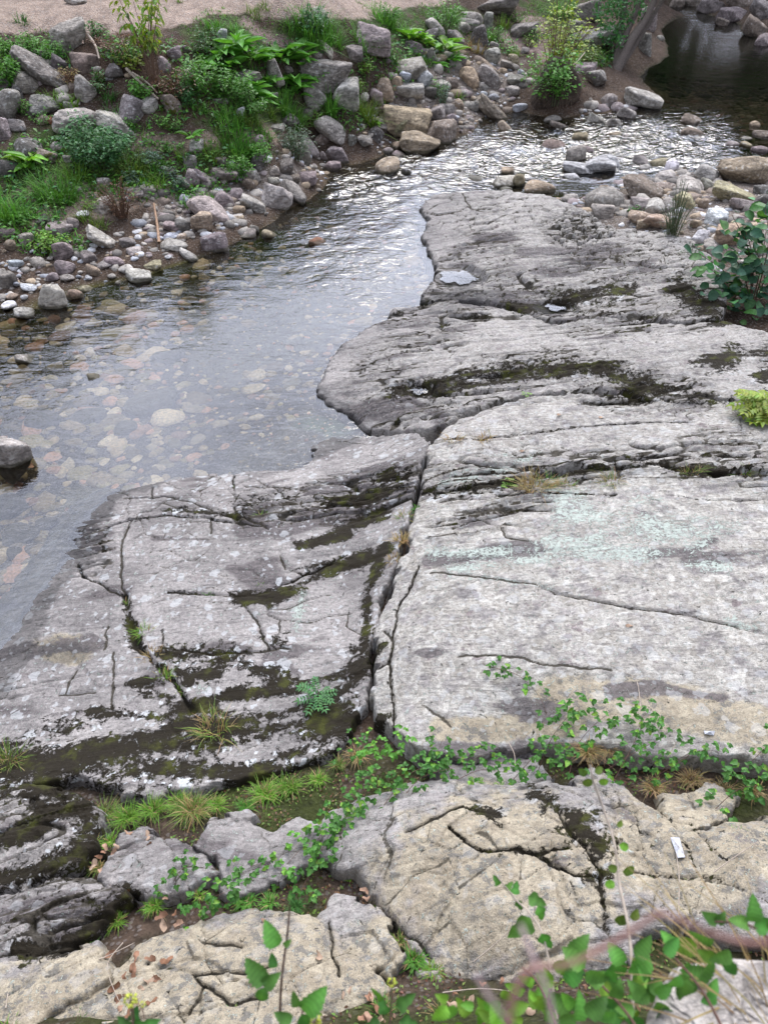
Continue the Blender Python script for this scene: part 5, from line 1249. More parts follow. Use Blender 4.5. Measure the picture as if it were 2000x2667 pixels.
# ---- left bank: bushy weeds
for a in [(250,440,190,110,1500,'blue',.075,'big dense leafy bush below the speckled boulder'),(515,245,100,78,520,'green',.07),(600,270,120,84,650,'green',.075),(655,300,80,60,340,'green',.07),(490,275,60,50,260,'blue',.06),(370,262,70,48,260,'green',.07),(335,170,70,50,240,'green',.07),(255,105,60,44,170,'dark',.07),(345,330,40,24,80,'green',.06),
          (20,235,80,84,420,'green',.075,'fresh green leafy weed at the left edge above the oval boulder'),(85,150,100,48,360,'green',.06),(140,160,60,50,200,'green',.06),(10,140,50,40,150,'green',.06),(770,415,100,78,700,'grey',.05,'grey green shrublet on the shore below the grass mound'),(690,425,66,52,320,'green',.05),(622,470,70,60,380,'green',.055),(400,430,60,40,240,'sage',.05),(445,470,50,34,180,'sage',.045),
          (345,480,56,34,200,'sage',.05),(470,500,50,36,190,'sage',.045),(490,420,36,20,80,'sage',.05),(820,90,90,60,380,'blue',.075,'nettle like clump on the green mound by the path'),(1160,78,90,66,420,'green',.075,'dark green bush among the boulders at the top of the bank'),(1015,58,60,40,190,'green',.075),(950,190,60,34,150,'lime',.06),(975,150,50,30,110,'lime',.06),(930,240,40,30,110,'lime',.05),(1155,275,40,56,150,'sage',.045),(1140,250,40,44,110,'green',.05),
          (125,650,100,40,260,'lime',.06,'low bright leafy weed by the flat pink stone'),(60,575,60,30,120,'green',.06),(240,545,50,26,100,'lime',.05),(815,330,60,40,180,'lime',.05),(430,395,60,24,90,'green',.05),(110,320,60,30,110,'green',.05),(60,300,50,40,120,'green',.06),(180,350,70,30,140,'blue',.05),(1290,105,50,36,110,'green',.06),(1345,60,60,30,120,'green',.06),(1400,110,70,34,130,'green',.06),
          (550,120,60,50,170,'dark',.06),(420,330,60,30,90,'green',.05),(260,215,50,30,90,'dark',.06),(270,240,60,30,100,'dark',.06),(530,150,60,50,180,'dark',.06),(1375,120,40,24,70,'lime',.05),(1480,120,60,30,120,'green',.06),(460,345,50,30,90,'green',.05),(1660,555,60,16,70,'dark',.06)]:
    bush(*a[:7], label=a[7] if len(a) > 7 else None)
for a in [(78,440,84,10,'lime','rosette of large pale green leaves under the dark mossy boulder'),(505,372,60,8,'green'),(575,160,90,13,'green'),(620,140,100,14,'green'),(655,165,90,12,'green'),(600,190,80,12,'green'),(690,165,70,10,'green'),(735,165,80,12,'green'),(770,160,90,12,'green'),(790,178,70,10,'green'),(770,235,90,13,'green'),(800,225,60,9,'green'),(660,255,90,12,'green'),(680,275,60,10,'green'),(640,240,70,10,'green'),(770,255,70,10,'green'),(870,300,40,7,'green'),(1160,140,80,12,'lime'),(1175,165,50,9,'green'),(1070,108,70,10,'lime'),(1105,118,60,8,'lime'),(545,190,70,10,'green'),(705,225,60,10,'green'),(975,330,50,8,'lime'),(1145,175,40,7,'green'),(835,215,60,9,'green')]:
    dock(*a[:5], label=a[5] if len(a) > 5 else None)
# ---- the yellow leaved shrub
p, s = base_at(402, 222, gsurf); root = empty('yellow_shrub', p.tolist()); r = random.Random(4); H = 205 * s; segs = []
for k in range(9):
    e = np.array([r.uniform(-.5, .55) * H * .55, r.uniform(-.4, .4) * H * .5, H * r.uniform(.75, 1.04)]); P = spline([(e[0] * .12, e[1] * .12, -.05), (e[0] * .3, e[1] * .3, e[2] * .45), e], 10); segs.append(tube_geo(P, np.linspace(.016, .004, 10), 5))
    for q in range(26):
        i = r.randrange(5, 10); a = r.uniform(0, 6.28); d = (math.cos(a), math.sin(a), -.35 - r.random() * .5); el = P[i] + np.array([math.cos(a), math.sin(a), .1]) * r.uniform(.02, .16) * H * .5
        add_leaf(root, leaf_mesh('lance', r.choice(['yel', 'yel', 'lime', 'yel', 'mix']), q % 5, .40), el, d, (math.cos(a), math.sin(a), .9), .155 * r.uniform(.75, 1.2))
for k in range(14):
    e = np.array([r.uniform(-.3, .3), r.uniform(-.3, .3), r.uniform(.35, .75)]); segs.append(tube_geo(spline([(e[0] * .4, e[1] * .4, -.05), e * .6, e], 6), np.linspace(.008, .003, 6), 4))
V, F, _ = merge(segs); obj('stem', mesh('stem', V, [F], M_STEM), root); tag(root, 'slender shrub with drooping yellow green leaves by the dirt path', 'shrub')
bush(350, 190, 70, 60, 130, 'yel', .075, 'low yellow leaved sapling left of the slender shrub', name='sapling')
# ---- scrub on the root mass, root mass, small tree at the pool
def soil_lump(px, py, w_, h_, label, name='root_mass'):
    o = put_stone(px, py, w_, h_, 0, 'r', 'b', .0, 1500, name); o.color = (.07, .05, .036, .15); r = random.Random(2); loc = np.array(o.location); d = np.array(o.dimensions) / 2; segs = []
    root = empty(name, (loc[0], loc[1], loc[2] - d[2])); o.parent = root; o.location = (0, 0, d[2]); o.name = 'soil'
    if not d.any(): pass
    for k in range(80):
        a = r.uniform(2.8, 6.8); q = r.uniform(.7, 1.02); b0 = np.array([math.cos(a) * d[0] * q, math.sin(a) * d[1] * q, d[2] * r.uniform(.7, 1.5)]); e = b0 + np.array([math.cos(a) * .25 + r.uniform(-.3, .3), math.sin(a) * .25, -r.uniform(.2, .7)])
        segs.append(tube_geo(spline([b0, (b0 + e) / 2 + np.array([r.uniform(-.15, .15), -.08, .05]), e], 7), np.linspace(.006, .002, 7), 4))
    V, F, _ = merge(segs); obj('hanging_roots', mesh('hanging_roots', V, [F], M_ROOT), root); tag(root, label, 'root mass'); return root
M_ROOT = mat_flat('dry_root', (.17, .125, .095), .9, .35, 30)
bpy.context.view_layer.update()
soil_lump(1450, 225, 130, 130, 'earthy mound of dry hanging roots at the stream edge')
bush(1440, 215, 170, 175, 620, 'yel', .085, 'twiggy yellow green bush on the root mound', name='twiggy_bush', cat='bush', stems=22, aspect=.7)
bush(1440, 268, 160, 120, 620, 'green', .08, 'green creeper over the face of the root mound', name='creeper', stems=16, aspect=.8)
bush(1530, 175, 80, 50, 240, 'mix', .07, 'mossy green scrub left of the leaning trunks', name='scrub')
def tree(px, py, trunks, crown, label, leafn, leaf, ck, name='tree', depth=None):
    p, s = base_at(px, py, gsurf); root = empty(name, p.tolist()); segs = []; t0 = s * FPX
    for k, (pts, r0) in enumerate(trunks):
        P = np.array([(0, 0, -.2)] + [at_depth(a, b, t0 + .1 * k) - p for a, b in pts]); segs.append(tube_geo(spline(P, 14), np.linspace(r0, r0 * .55, 14), 8))
    for V, F in segs: obj('trunk', mesh('trunk', V, [F], M_BARK), root)
    r = np.random.default_rng(8); parts = []
    for (a, b, rw, rh) in crown:
        c = at_depth(a, b, t0) - p; n = int(leafn * rw * rh / 900); q = norm(r.normal(0, 1, (n, 3))) * r.uniform(.35, 1.05, (n, 1)) ** .5 * np.array([rw, rw, rh]) * s
        parts.append(leaves_geo(TINY, c + q, r.normal(0, 1, (n, 3)) + [0, 0, -.3], r.normal(0, .5, (n, 3)) + [0, 0, 1], leaf * r.uniform(.7, 1.2, n), leaf * .6 * r.uniform(.7, 1.2, n), cols(ck, n, r)))
    V, F, C = merge(parts); obj('crown', mesh('crown', V, [F], M_LEAF, True, {'col': C}), root); return tag(root, label, 'tree')
tree(1602, 178, [([(1640,110),(1680,50),(1720,-40)], .17), ([(1625,100),(1655,30),(1680,-50)], .13), ([(1612,90),(1625,20),(1635,-60)], .12), ([(1650,120),(1700,40),(1760,-60)], .11)],
     [(1600,50,46,44),(1585,90,30,26),(1640,20,46,34),(1575,20,34,34),(1610,110,26,20),(1690,-60,90,50),(1600,-70,80,60),(1780,-110,90,60)], 'many stemmed leaning tree with dark leaves at the pool edge', 130, .13, 'blue')
# ---- plants of the right bar
bush(1745, 640, 90, 150, 520, 'grey', .035, 'wispy grey green plant rising over the bar stones', name='wispy_plant', stems=26, aspect=.3, lowest=.1)
bush(1790, 700, 60, 60, 220, 'sage', .04, 'low grey green weed at the edge of the far slab', stems=14, aspect=.4)
p, s = base_at(1955, 800, gsurf); root = empty('dark_bush', p.tolist()); r = random.Random(12); segs = []
BR = [((1955,800),(1900,720),(1820,660)),((1955,800),(1930,700),(1880,640)),((1955,800),(1960,680),(1940,600)),((1955,800),(1900,770),(1840,760)),((1955,800),(1980,700),(1995,590)),((1955,800),(1890,740),(1850,700)),((1955,800),(2010,740),(2030,660)),((1955,800),(1930,760),(1880,800)),((1955,800),(1950,660),(1905,560)),((1955,800),(1980,820),(1990,850)),((1955,800),(1990,720),(1960,640)),((1960,800),(2000,640),(1990,540))]
t0 = s * FPX
for k, br in enumerate(BR):
    P = np.array([at_depth(a, b, t0 - .10 * i * (1 + k % 3)) - p for i, (a, b) in enumerate(br)]); S = spline(P, 12); segs.append(tube_geo(S, np.linspace(.014, .004, 12), 5))
    for q in range(25):
        i = r.randrange(3, 12); c = S[i] + np.array([r.gauss(0, .15), r.gauss(0, .15), r.gauss(.02, .11)]); a = r.uniform(0, 6.28)
        add_leaf(root, leaf_mesh('round', r.choice(['bdk', 'dark', 'bdk', 'blue', 'bdk']), q % 5, .85), c, (math.cos(a), math.sin(a), r.uniform(-.5, .3)), (r.gauss(0, .4), r.gauss(-.3, .4), 1), .165 * r.uniform(.6, 1.3))
V, F, _ = merge(segs); obj('stem', mesh('stem', V, [F], M_STEM), root); tag(root, 'dark blue green bush with round leaves at the right edge', 'bush')
# ---- seedlings on the slabs
def seedling(px, py, n, L_, ck, label, name, field=ROCK, nl=6, rise=.3, lw=.5):
    p, s = base_at(px, py, field); r = np.random.default_rng(int(px)); root = empty(name, p.tolist()); H = L_ * .9
    V, F = tube_geo([(0, 0, -.05), (.01, 0, H * .5), (0, .01, H)], [.006, .005, .003], 5); obj('stem', mesh('stem', V, [F], M_STEM), root)
    for k in range(n):
        a = k * 2.4; el = r.uniform(-.1, .9) * rise; pinnate(root, np.array([0, 0, H * r.uniform(.3, 1.0)]), (math.cos(a), math.sin(a), el), L_ * r.uniform(.75, 1.1), ck, r, nl, lw)
    return tag(root, label, 'seedling')
seedling(1975, 1085, 30, .32, 'yel', 'bright yellow green seedling with feathery leaves at the right edge', 'feathery_seedling', nl=7, lw=.55)
seedling(830, 1825, 11, .17, 'blue', 'blue green seedling with toothed leaflets on the grey slab', 'rowan_seedling', nl=6, lw=.42)
# ---- grass and weeds in the cracks of the slabs
for a in [(375,1648,60,20,46,'lime',.1,'small bright grass tuft in the crooked crack of the grey slab'),(335,1570,34,14,22,'mix',.2,'tiny grass tuft at the top of the crooked crack'),(400,1715,70,16,50,'dry',.7,'dry straw tuft in the crooked crack'),(430,1765,60,20,46,'lime',.3,'pale grass tuft low in the crooked crack'),(470,1800,50,18,36,'mix',.3,'green tuft at the foot of the crooked crack'),(505,1805,40,18,26,'lime',.2,'lime tuft beside the foot of the crooked crack'),
          (560,1905,130,26,110,'mix',.55,'straw coloured grass clump on the mossy front of the grey slab'),(20,1990,120,50,120,'mix',.35,'large grass tuft at the left edge of the picture'),(685,1350,36,22,34,'lime',.3,'short grass tuft beside a hole in the grey slab'),(1045,1410,50,30,70,'dry',.75,'dry grass filling the middle of the cleft'),(1050,1350,44,26,50,'mix',.4,'green grass high in the cleft'),(1025,1460,50,26,50,'dry',.7,'dry grass at the widest part of the cleft'),
          (1390,1275,120,34,120,'dry',.6,'dry grass in the long crack across the slab'),(1430,1265,70,26,60,'green',.2,'green grass blades in the long crack'),(1470,1270,70,24,60,'mix',.4,'mixed grass right of the dry grass in the long crack'),(1590,1260,80,18,60,'mix',.5,'low grass tuft farther right in the long crack'),(1800,1235,80,14,50,'mix',.5,'brownish grass tuft at the right of the long crack'),(1935,1235,60,14,40,'mix',.4,'low grass near the right edge in the long crack'),
          (1180,1150,60,14,40,'dry',.7,'dry wisps in the upper crack of the narrow slab'),(1260,1145,60,14,40,'dry',.7,'brown grass wisps along the upper crack'),(1865,1312,30,14,30,'mix',.4,'round cushion tuft in the right hand crack'),(240,1545,26,12,18,'lime',0,'tiny green sprig near the water on the grey slab'),(545,1548,30,10,16,'green',0,'tiny green sprig in the level crack of the grey slab'),(680,1525,26,12,16,'lime',0,'tiny lime sprig beside the moss band'),
          (610,1272,18,10,12,'lime',0,'tiny sprig in the upright crack by the water'),(1085,1325,36,14,26,'green',0,'small green rosette at the top right of the cleft')]:
    grass(*a[:6], label=a[7], field=ROCK, wd=.007, dry=a[6])
fern(1325, 1270, 60, 8, 'lime', 'bright little fern in the long crack', ROCK); fern(1370, 1030, 34, 5, 'lime', 'small fern behind the narrow pale slab', ROCK)
fern(1240, 2045, 60, 6, 'lime', 'yellow green fern behind the big ochre rock', surf); fern(1300, 2050, 34, 4, 'lime', 'little fern frond at the top of the big ochre rock', surf); fern(930, 2130, 80, 7, 'lime', 'light green fern among the brambles left of the big ochre rock', surf)

# ------------------------------------------------------------------ ground cover on the left bank
def grass_mask(px, py, x, y, z):
    f = blobs(px, py, [(600,80,140,40),(800,90,130,60),(720,120,130,45),(1000,60,90,40),(1150,60,90,50),(250,410,170,80),(60,490,130,100),(600,250,170,100),(300,480,170,60),(600,400,90,45),(1450,30,80,40),(100,150,130,45),(500,200,90,60),(950,200,80,60),(1100,130,90,50),(880,300,80,40),(330,150,90,40),(450,420,120,40),(1530,150,60,40),(1280,100,60,40),(150,640,90,30)])
    return (f + .35 * vn(x * 1.5, y * 1.5, 14) > .45) & (z > wlev(x, y) + .1)
P, D_ = scatter(15000, grass_mask, -11, 12, 13, 36, 95); r_ = np.random.default_rng(6); m = len(P); pxp, pyp, _ = proj(*P.T)
cc = cols('green', m, r_, .35); kk = r_.uniform(0, 1, m) < .3; cc[kk] = cols('mix', kk.sum(), r_, .3)
hgt = .07 + .10 * sst(100, 200, pyp)
V, F, C = blades_geo(P, r_.uniform(0, 6.28, m), r_.uniform(.1, .8, m), r_.uniform(.6, 1.5, m) * hgt, np.full(m, .022), r_.uniform(.2, .8, m), cc, 2)
tag(obj('short_grass', mesh('short_grass', V, [F], M_GRASS, True, {'col': C})), 'short green grass covering the left bank slope', None, None, 'stuff')
P, D_ = scatter(15000, lambda px, py, x, y, z: grass_mask(px, py, x, y, z) & (py > 110), -11, 12, 13, 34, 96); m = len(P)
P = P + r_.uniform(0, 1, (m, 1)) ** 1.5 * np.array([[0, 0, .22]]); cc = cols('green', m, r_, .4); kk = r_.uniform(0, 1, m) < .35; cc[kk] = cols('blue', kk.sum(), r_, .3)
ln = r_.uniform(.06, .14, m)
V, F, C = leaves_geo(TINY, P, r_.normal(0, 1, (m, 3)) * [1, 1, .4], r_.normal(0, .35, (m, 3)) + [0, -.2, 1], ln, ln * .55, cc)
tag(obj('ground_cover', mesh('ground_cover', V, [F], M_LEAF, True, {'col': C})), 'small leafy ground cover between the bank stones', None, None, 'stuff')
bush(318, 560, 110, 84, 260, 'brown', .05, 'dead brown weed beside the peeled stick', name='dead_weed', stems=40, lowest=.1)
bush(330, 135, 200, 40, 320, 'brown', .06, 'tangle of dead twigs under the path edge', name='twig_tangle', stems=60, lowest=.2); bush(455, 250, 140, 60, 260, 'brown', .06, 'dry brown tangle at the foot of the slender shrub', name='twig_tangle', stems=50, lowest=.2)
bush(185, 215, 70, 40, 120, 'dry', .05, 'dry straw between the boulders of the left bank', name='dry_straw', stems=40)
def stick(pts, r0, label, mat, field=gsurf, name='stick', lift=.05):
    P = np.array([base_at(a, b, field)[0] + np.array([0, 0, lift]) for a, b in pts]); V, F = tube_geo(spline(P, 10) - P[0], np.linspace(r0, r0 * .6, 10), 7)
    return tag(obj(name, mesh(name, V, [F], mat), None, P[0].tolist()), label, 'stick')
M_PEEL = mat_flat('peeled_wood', (.30, .19, .12), .7, .3, 20); M_DEAD = mat_flat('dead_wood', (.36, .30, .24), .85, .3, 20)
stick([(418,648),(413,600),(404,545)], .032, 'peeled tan stick lying down the left shore', M_PEEL, lift=.12)
stick([(335,205),(375,245),(418,284)], .035, 'pale fallen branch below the slender shrub', M_DEAD, lift=.2); stick([(352,222),(390,248),(416,275)], .022, 'thin pale branch lying along the fallen branch', M_DEAD, lift=.25)
stick([(235,115),(255,145),(265,180)], .03, 'grey branch leaning beside the black streaked boulder', M_DEAD, lift=.2)
stick([(1450,240),(1490,215),(1515,185)], .02, 'bleached branch sticking out of the root mound', M_DEAD, lift=.5)

# ------------------------------------------------------------------ trees beyond the frame, seen only as dark reflections in the pools
def big_tree_mesh(seed):
    r = np.random.default_rng(seed); parts = []
    for k in range(16):
        c = norm(r.normal(0, 1, 3)) * r.uniform(.3, .85) * np.array([1, 1, .9]); n = 260; q = norm(r.normal(0, 1, (n, 3))) * r.uniform(.2, 1, (n, 1)) ** .4 * .48
        parts.append(leaves_geo(TINY, c + q, r.normal(0, 1, (n, 3)), r.normal(0, .6, (n, 3)) + [0, 0, 1], np.full(n, .15), np.full(n, .11), cols('dark', n, r)))
    V, F, C = merge(parts); return mesh('crown', V, [F], M_LEAF, True, {'col': C})
CR = [big_tree_mesh(40 + k) for k in range(3)]
TR = mesh('trunk', *[(lambda t: (t[0], [t[1]]))(tube_geo(spline([(0, 0, -.3), (.1, 0, .5), (0, .05, 1)], 8), np.linspace(.06, .025, 8), 8))][0], M_BARK)
for k in range(13):
    x = -4.2 - 1.75 * k; y = 27.5 + .5 * math.sin(k * 2.1); z = float(GH(x, y)); top = 5.3 + (-x - 4) * .52 + .5 * math.sin(k * 1.7); hh = max(top - z, 2.0)
    t = empty('tree', (x, y, z)); c = obj('crown', CR[k % 3], t, (0, 0, hh * .52)); c.scale = (1.7, 1.5, hh * .42); c.rotation_euler.z = k; u = obj('trunk', TR, t); u.scale = (hh * .5, hh * .5, hh * .6)
    tag(t, 'dark leafy tree beyond the path, mirrored in the pool', 'tree', 'trees beyond the path')
for k, (x, y, H, R) in enumerate([(14,47,13,5),(20,50,15,6),(27,47,15,6),(33,42,14,5.5),(24,58,17,7),(36,34,13,5),(9,50,12,4.5)]):
    z = float(GH(x, y)); t = empty('tree', (x, y, z)); c = obj('crown', CR[k % 3], t, (0, 0, H - R * 1.45)); c.scale = (R, R, R * 1.2); u = obj('trunk', TR, t); u.scale = (H * .7, H * .7, H * .7)
    tag(t, 'tall dark tree past the far pool, mirrored in it', 'tree', 'trees past the far pool')

# ------------------------------------------------------------------ foreground: brambles, grass, leaves
BRM = [([(1240,1735),(1300,1760),(1350,1800),(1400,1850),(1420,1900)],40,.055,'green','thin bramble strand trailing over the lichen slab'),
 ([(1400,2010),(1430,1950),(1470,1900),(1500,1870)],60,.06,'green','bramble climbing the front of the lichen slab'),([(1480,2020),(1500,1960),(1560,1900),(1600,1880)],55,.055,'green','leafy bramble beside the dry grass stalks'),
 ([(1600,2030),(1640,1960),(1660,1900),(1690,1880)],55,.055,'green','upright bramble on the right half of the slab front'),([(1560,2020),(1620,2000),(1700,1960),(1740,1930)],50,.05,'green','low bramble before the slab front'),([(1330,2040),(1380,2000),(1420,1980),(1480,1990)],50,.055,'green','bramble in the gap under the slab front'),
 ([(1680,2040),(1760,2010),(1800,1970)],30,.055,'green','small bramble right of the slab front'),([(1900,2060),(1940,2010),(1990,1960)],45,.06,'green','bramble at the right edge by the slab'),([(1850,2120),(1900,2090),(1960,2080),(2000,2100)],36,.06,'green','bramble above the buff sloping rock'),
 ([(1000,2100),(1060,2040),(1120,2000),(1150,1960)],70,.055,'lime','bright leafy bramble at the foot of the cleft'),([(1050,2080),(1100,2040),(1200,2010),(1250,1990)],70,.055,'green','green bramble between the slab and the big ochre rock'),([(950,2080),(960,2020),(1000,1980),(1040,1960)],60,.055,'lime','bramble spilling out of the cleft'),
 ([(880,2220),(900,2150),(950,2080),(990,2040)],70,.055,'lime','lime green bramble left of the big ochre rock'),([(800,2240),(850,2180),(900,2120)],60,.055,'green','bramble over the right end of the grey broken rock'),([(780,2330),(820,2270),(860,2210)],56,.055,'lime','creeping bramble below the grey broken rock'),([(1180,2040),(1250,2030),(1330,2030)],44,.05,'green','bramble fringe behind the big ochre rock'),
 ([(500,2390),(540,2370),(590,2350),(620,2330)],64,.05,'green','round leaved creeper above the cracked ochre rock'),([(440,2330),(480,2290),(520,2270)],40,.045,'green','small creeper on the humped grey rock'),([(560,2310),(620,2290),(680,2270),(720,2280)],44,.05,'green','creeper trailing over the grey broken rock'),([(700,2310),(760,2260),(800,2220)],36,.05,'lime','sparse creeper with yellowing leaves'),
 ([(900,2000),(930,1960),(950,1920)],30,.045,'lime','small weed at the foot of the grey slab by the cleft'),([(1720,2010),(1790,1985),(1850,1990)],30,.05,'green','thin creeper along the slab foot at right')]
for pts, n, lf, ck, lb in BRM: bramble(pts, n, lf, ck, lb, spread=.10, lift=.14)
FG = [(270,2120,110,30,90,'mix',.2),(330,2130,110,30,90,'lime',.1),(400,2110,110,30,90,'lime',.1),(500,2110,140,36,150,'mix',.4),(460,2090,90,30,80,'lime',.2),(560,2095,80,28,70,'lime',.2),(690,2070,110,30,100,'lime',.2),(750,2050,100,30,90,'lime',.2),(640,2100,70,24,60,'green',.1),(830,2030,70,26,60,'lime',.2),(880,1990,60,24,50,'mix',.3),(930,1970,60,40,60,'dry',.7),
      (60,2290,70,24,50,'lime',.2),(110,2270,60,20,40,'green',.1),(160,2270,90,26,70,'dry',.6),(240,2200,70,26,60,'lime',.2),(255,2260,60,22,50,'mix',.4),(290,2190,60,22,50,'lime',.2),(400,2360,80,30,60,'lime',.1),(300,2400,80,30,60,'lime',.2),(150,2440,60,22,40,'green',.1),(240,2460,60,22,40,'green',.1),(230,2560,70,26,50,'lime',.2),(590,2280,80,40,70,'mix',.4),(640,2350,80,32,60,'green',.1),(700,2350,70,28,50,'green',.1),(770,2360,60,40,36,'dark',0),
      (450,2330,50,20,36,'mix',.5),(520,2330,50,20,36,'lime',.2),(1590,2310,60,30,50,'lime',.1),(1585,2380,70,26,50,'green',.2),(1690,2330,90,34,70,'lime',.3),(1640,2300,60,28,50,'lime',.2),(1830,2310,110,34,80,'mix',.4),(1900,2270,90,40,70,'mix',.3),(1920,2180,80,30,60,'green',.2),(1880,2330,90,30,70,'green',.3),(1990,2300,90,40,70,'mix',.3),(1080,2500,90,34,70,'green',.2),(1130,2530,80,30,60,'lime',.2),(1040,2450,60,24,50,'mix',.3),(1000,2640,110,40,90,'green',.2),(1150,2640,100,36,90,'mix',.4),
      (620,2640,60,24,40,'green',.2),(200,2660,80,30,60,'green',.1),(560,1960,50,14,30,'lime',.1),(640,1970,50,14,30,'green',0),(660,1930,40,12,24,'green',0),(720,1900,34,12,22,'green',0),(800,1960,50,18,34,'lime',.1),(870,1880,60,14,40,'mix',.5),(1530,1960,70,60,90,'dry',.8),(1580,1950,60,50,70,'dry',.7),(1700,2050,90,40,60,'dry',.8),(1800,2030,100,44,70,'dry',.9),(1880,2060,80,40,60,'dry',.9),(1960,2060,70,36,50,'dry',.8),(1960,2400,120,60,110,'dry',.8),(1420,2560,90,40,60,'mix',.4),(20,2680,80,30,50,'lime',.2)]
for a in FG: grass(a[0], a[1], a[2] * .7, a[3] * .7, int(a[4] * 1.6), a[5], field=surf, wd=.0046, droop=(.4, 1.3), dry=a[6], label=unique(['dry grass tuft' if a[6] > .5 else {'lime': 'bright grass tuft', 'mix': 'mixed grass tuft', 'green': 'green grass tuft', 'dark': 'dark blade tuft'}[a[5]], 'short grass tuft', 'fringe of grass'], a[0], a[1]))
P, D_ = scatter(9000, lambda px, py, x, y, z: (py > 2010) & (vn(x * 1.4, y * 1.4, 77) + .5 * vn(x * 5, y * 5, 78) > -.25), -4, 4, 1.2, 6.5, 97); m = len(P); ln = r_.uniform(.012, .035, m); cc = cols('mix', m, r_, .5); kk = r_.uniform(0, 1, m) < .45; cc[kk] = cols('brown', kk.sum(), r_, .5)
V, F, C = leaves_geo(TINY, P + r_.uniform(0, .03, (m, 1)) * [[0, 0, 1]], r_.normal(0, 1, (m, 3)) * [1, 1, .25], r_.normal(0, .5, (m, 3)) + [0, 0, 1], ln, ln * .6, cc)
tag(obj('leaf_litter', mesh('leaf_litter', V, [F], M_LEAF, True, {'col': C})), 'small weeds and brown litter on the soil between the near rocks', None, None, 'stuff')
# dry leaves
def dry_leaf_mesh(k):
    r = np.random.default_rng(k); n = 14; th = np.linspace(0, 2 * np.pi, n, endpoint=False); rad = .5 * (1 + .12 * np.cos(3 * th + k) + .12 * r.normal(size=n)) * np.where(np.abs(np.cos(th)) > .7, 1.15, .75); V = np.stack([rad * np.cos(th), rad * np.sin(th), .25 * np.sin(2 * th + k) + .05 * r.normal(size=n)], -1); V = np.concatenate([V, [[0, 0, 0]]])
    c = np.array([(.25, .14, .09), (.30, .19, .13), (.19, .10, .06), (.34, .24, .17)][k % 4]); return mesh('dry_leaf', V, [np.array([(i, (i + 1) % n, n) for i in range(n)])], M_DRY, True, {'col': np.tile([[*c, 1]], (n + 1, 1))})
DL = [dry_leaf_mesh(k) for k in range(8)]; rr = random.Random(3)
spots_ = [(275,2230),(262,2242),(266,2276),(250,2262),(340,2180),(430,2420),(435,2350),(460,2390),(470,2415),(425,2395),(690,2410),(745,2185),(340,2650),(400,2620),(950,2330),(955,2350),(830,2500),(440,2510),(280,2215),(310,2215)]
spots_ += [(rr.uniform(240, 480), rr.uniform(2170, 2440)) for _ in range(8)] + [(rr.uniform(240, 420), rr.uniform(2490, 2650)) for _ in range(16)] + [(rr.uniform(860, 1010), rr.uniform(2590, 2667)) for _ in range(10)] + [(rr.uniform(1150, 1400), rr.uniform(2560, 2640)) for _ in range(8)]
for a, b in spots_:
    p, s = base_at(a, b, surf); o = obj('dry_leaf', rr.choice(DL), None, (p[0], p[1], p[2] + .07)); q = rr.uniform(.035, .075); o.scale = (q, q * .8, q); o.rotation_euler = (rr.uniform(-.5, .5), rr.uniform(-.5, .5), rr.uniform(0, 6.28))
    tag(o, unique(['dry brown leaf', 'curled dry leaf', 'withered fallen leaf', 'small dry leaf', 'crumpled tan leaf', 'dead leaf', 'fallen brown leaf'], a, b), 'leaf', 'dry fallen leaves')
for a, b, lb in [(1456,1081,'pale yellow leaf on the narrow slab'),(1565,1088,'larger pale yellow leaf on the narrow slab'),(1360,1176,'pale leaf above the lichen patch'),(1637,1631,'tiny pink leaf on the lichen slab')]:
    p, s = base_at(a, b, RH); o = obj('fallen_leaf', DL[3], None, (p[0], p[1], p[2] + .012)); o.scale = (.06, .05, .03); tag(o, lb, 'leaf')
def twig(pts, label, dep=None, r0=.004, mat=None):
    P = np.array([base_at(a, b, surf)[0] + np.array([0, 0, .10]) for a, b in pts]); V, F = tube_geo(spline(P, 12) - P[0], np.linspace(r0, r0 * .5, 12), 5); tag(obj('twig', mesh('twig', V, [F], mat or M_DEAD), None, P[0].tolist()), label, 'twig')
twig([(330,2470),(290,2530),(320,2620)],'curved dry twig over the cracked ochre rock'); twig([(250,2520),(300,2500),(360,2470)],'thin dry twig by the bottom left rock'); twig([(30,2640),(40,2560),(30,2530)],'bent twig at the bottom left corner'); twig([(1230,2520),(1290,2470),(1330,2430)],'arching twig over the front of the big ochre rock'); twig([(1150,2600),(1250,2590),(1350,2600)],'twig lying below the big ochre rock'); twig([(1320,1950),(1335,1980),(1337,2010)],'bleached forked twig before the slab',mat=M_DEAD); twig([(1845,2290),(1900,2250),(1960,2210)],'bleached twig across the buff sloping rock'); twig([(1755,2400),(1757,2300),(1750,2240)],'pale dead stalk beside the white wrapper'); twig([(1730,1990),(1760,1940),(1800,1900)],'dead grass stalk leaning on the slab'); twig([(1660,1860),(1650,1790),(1620,1770)],'thin pale stem lying on the ochre edge of the slab')
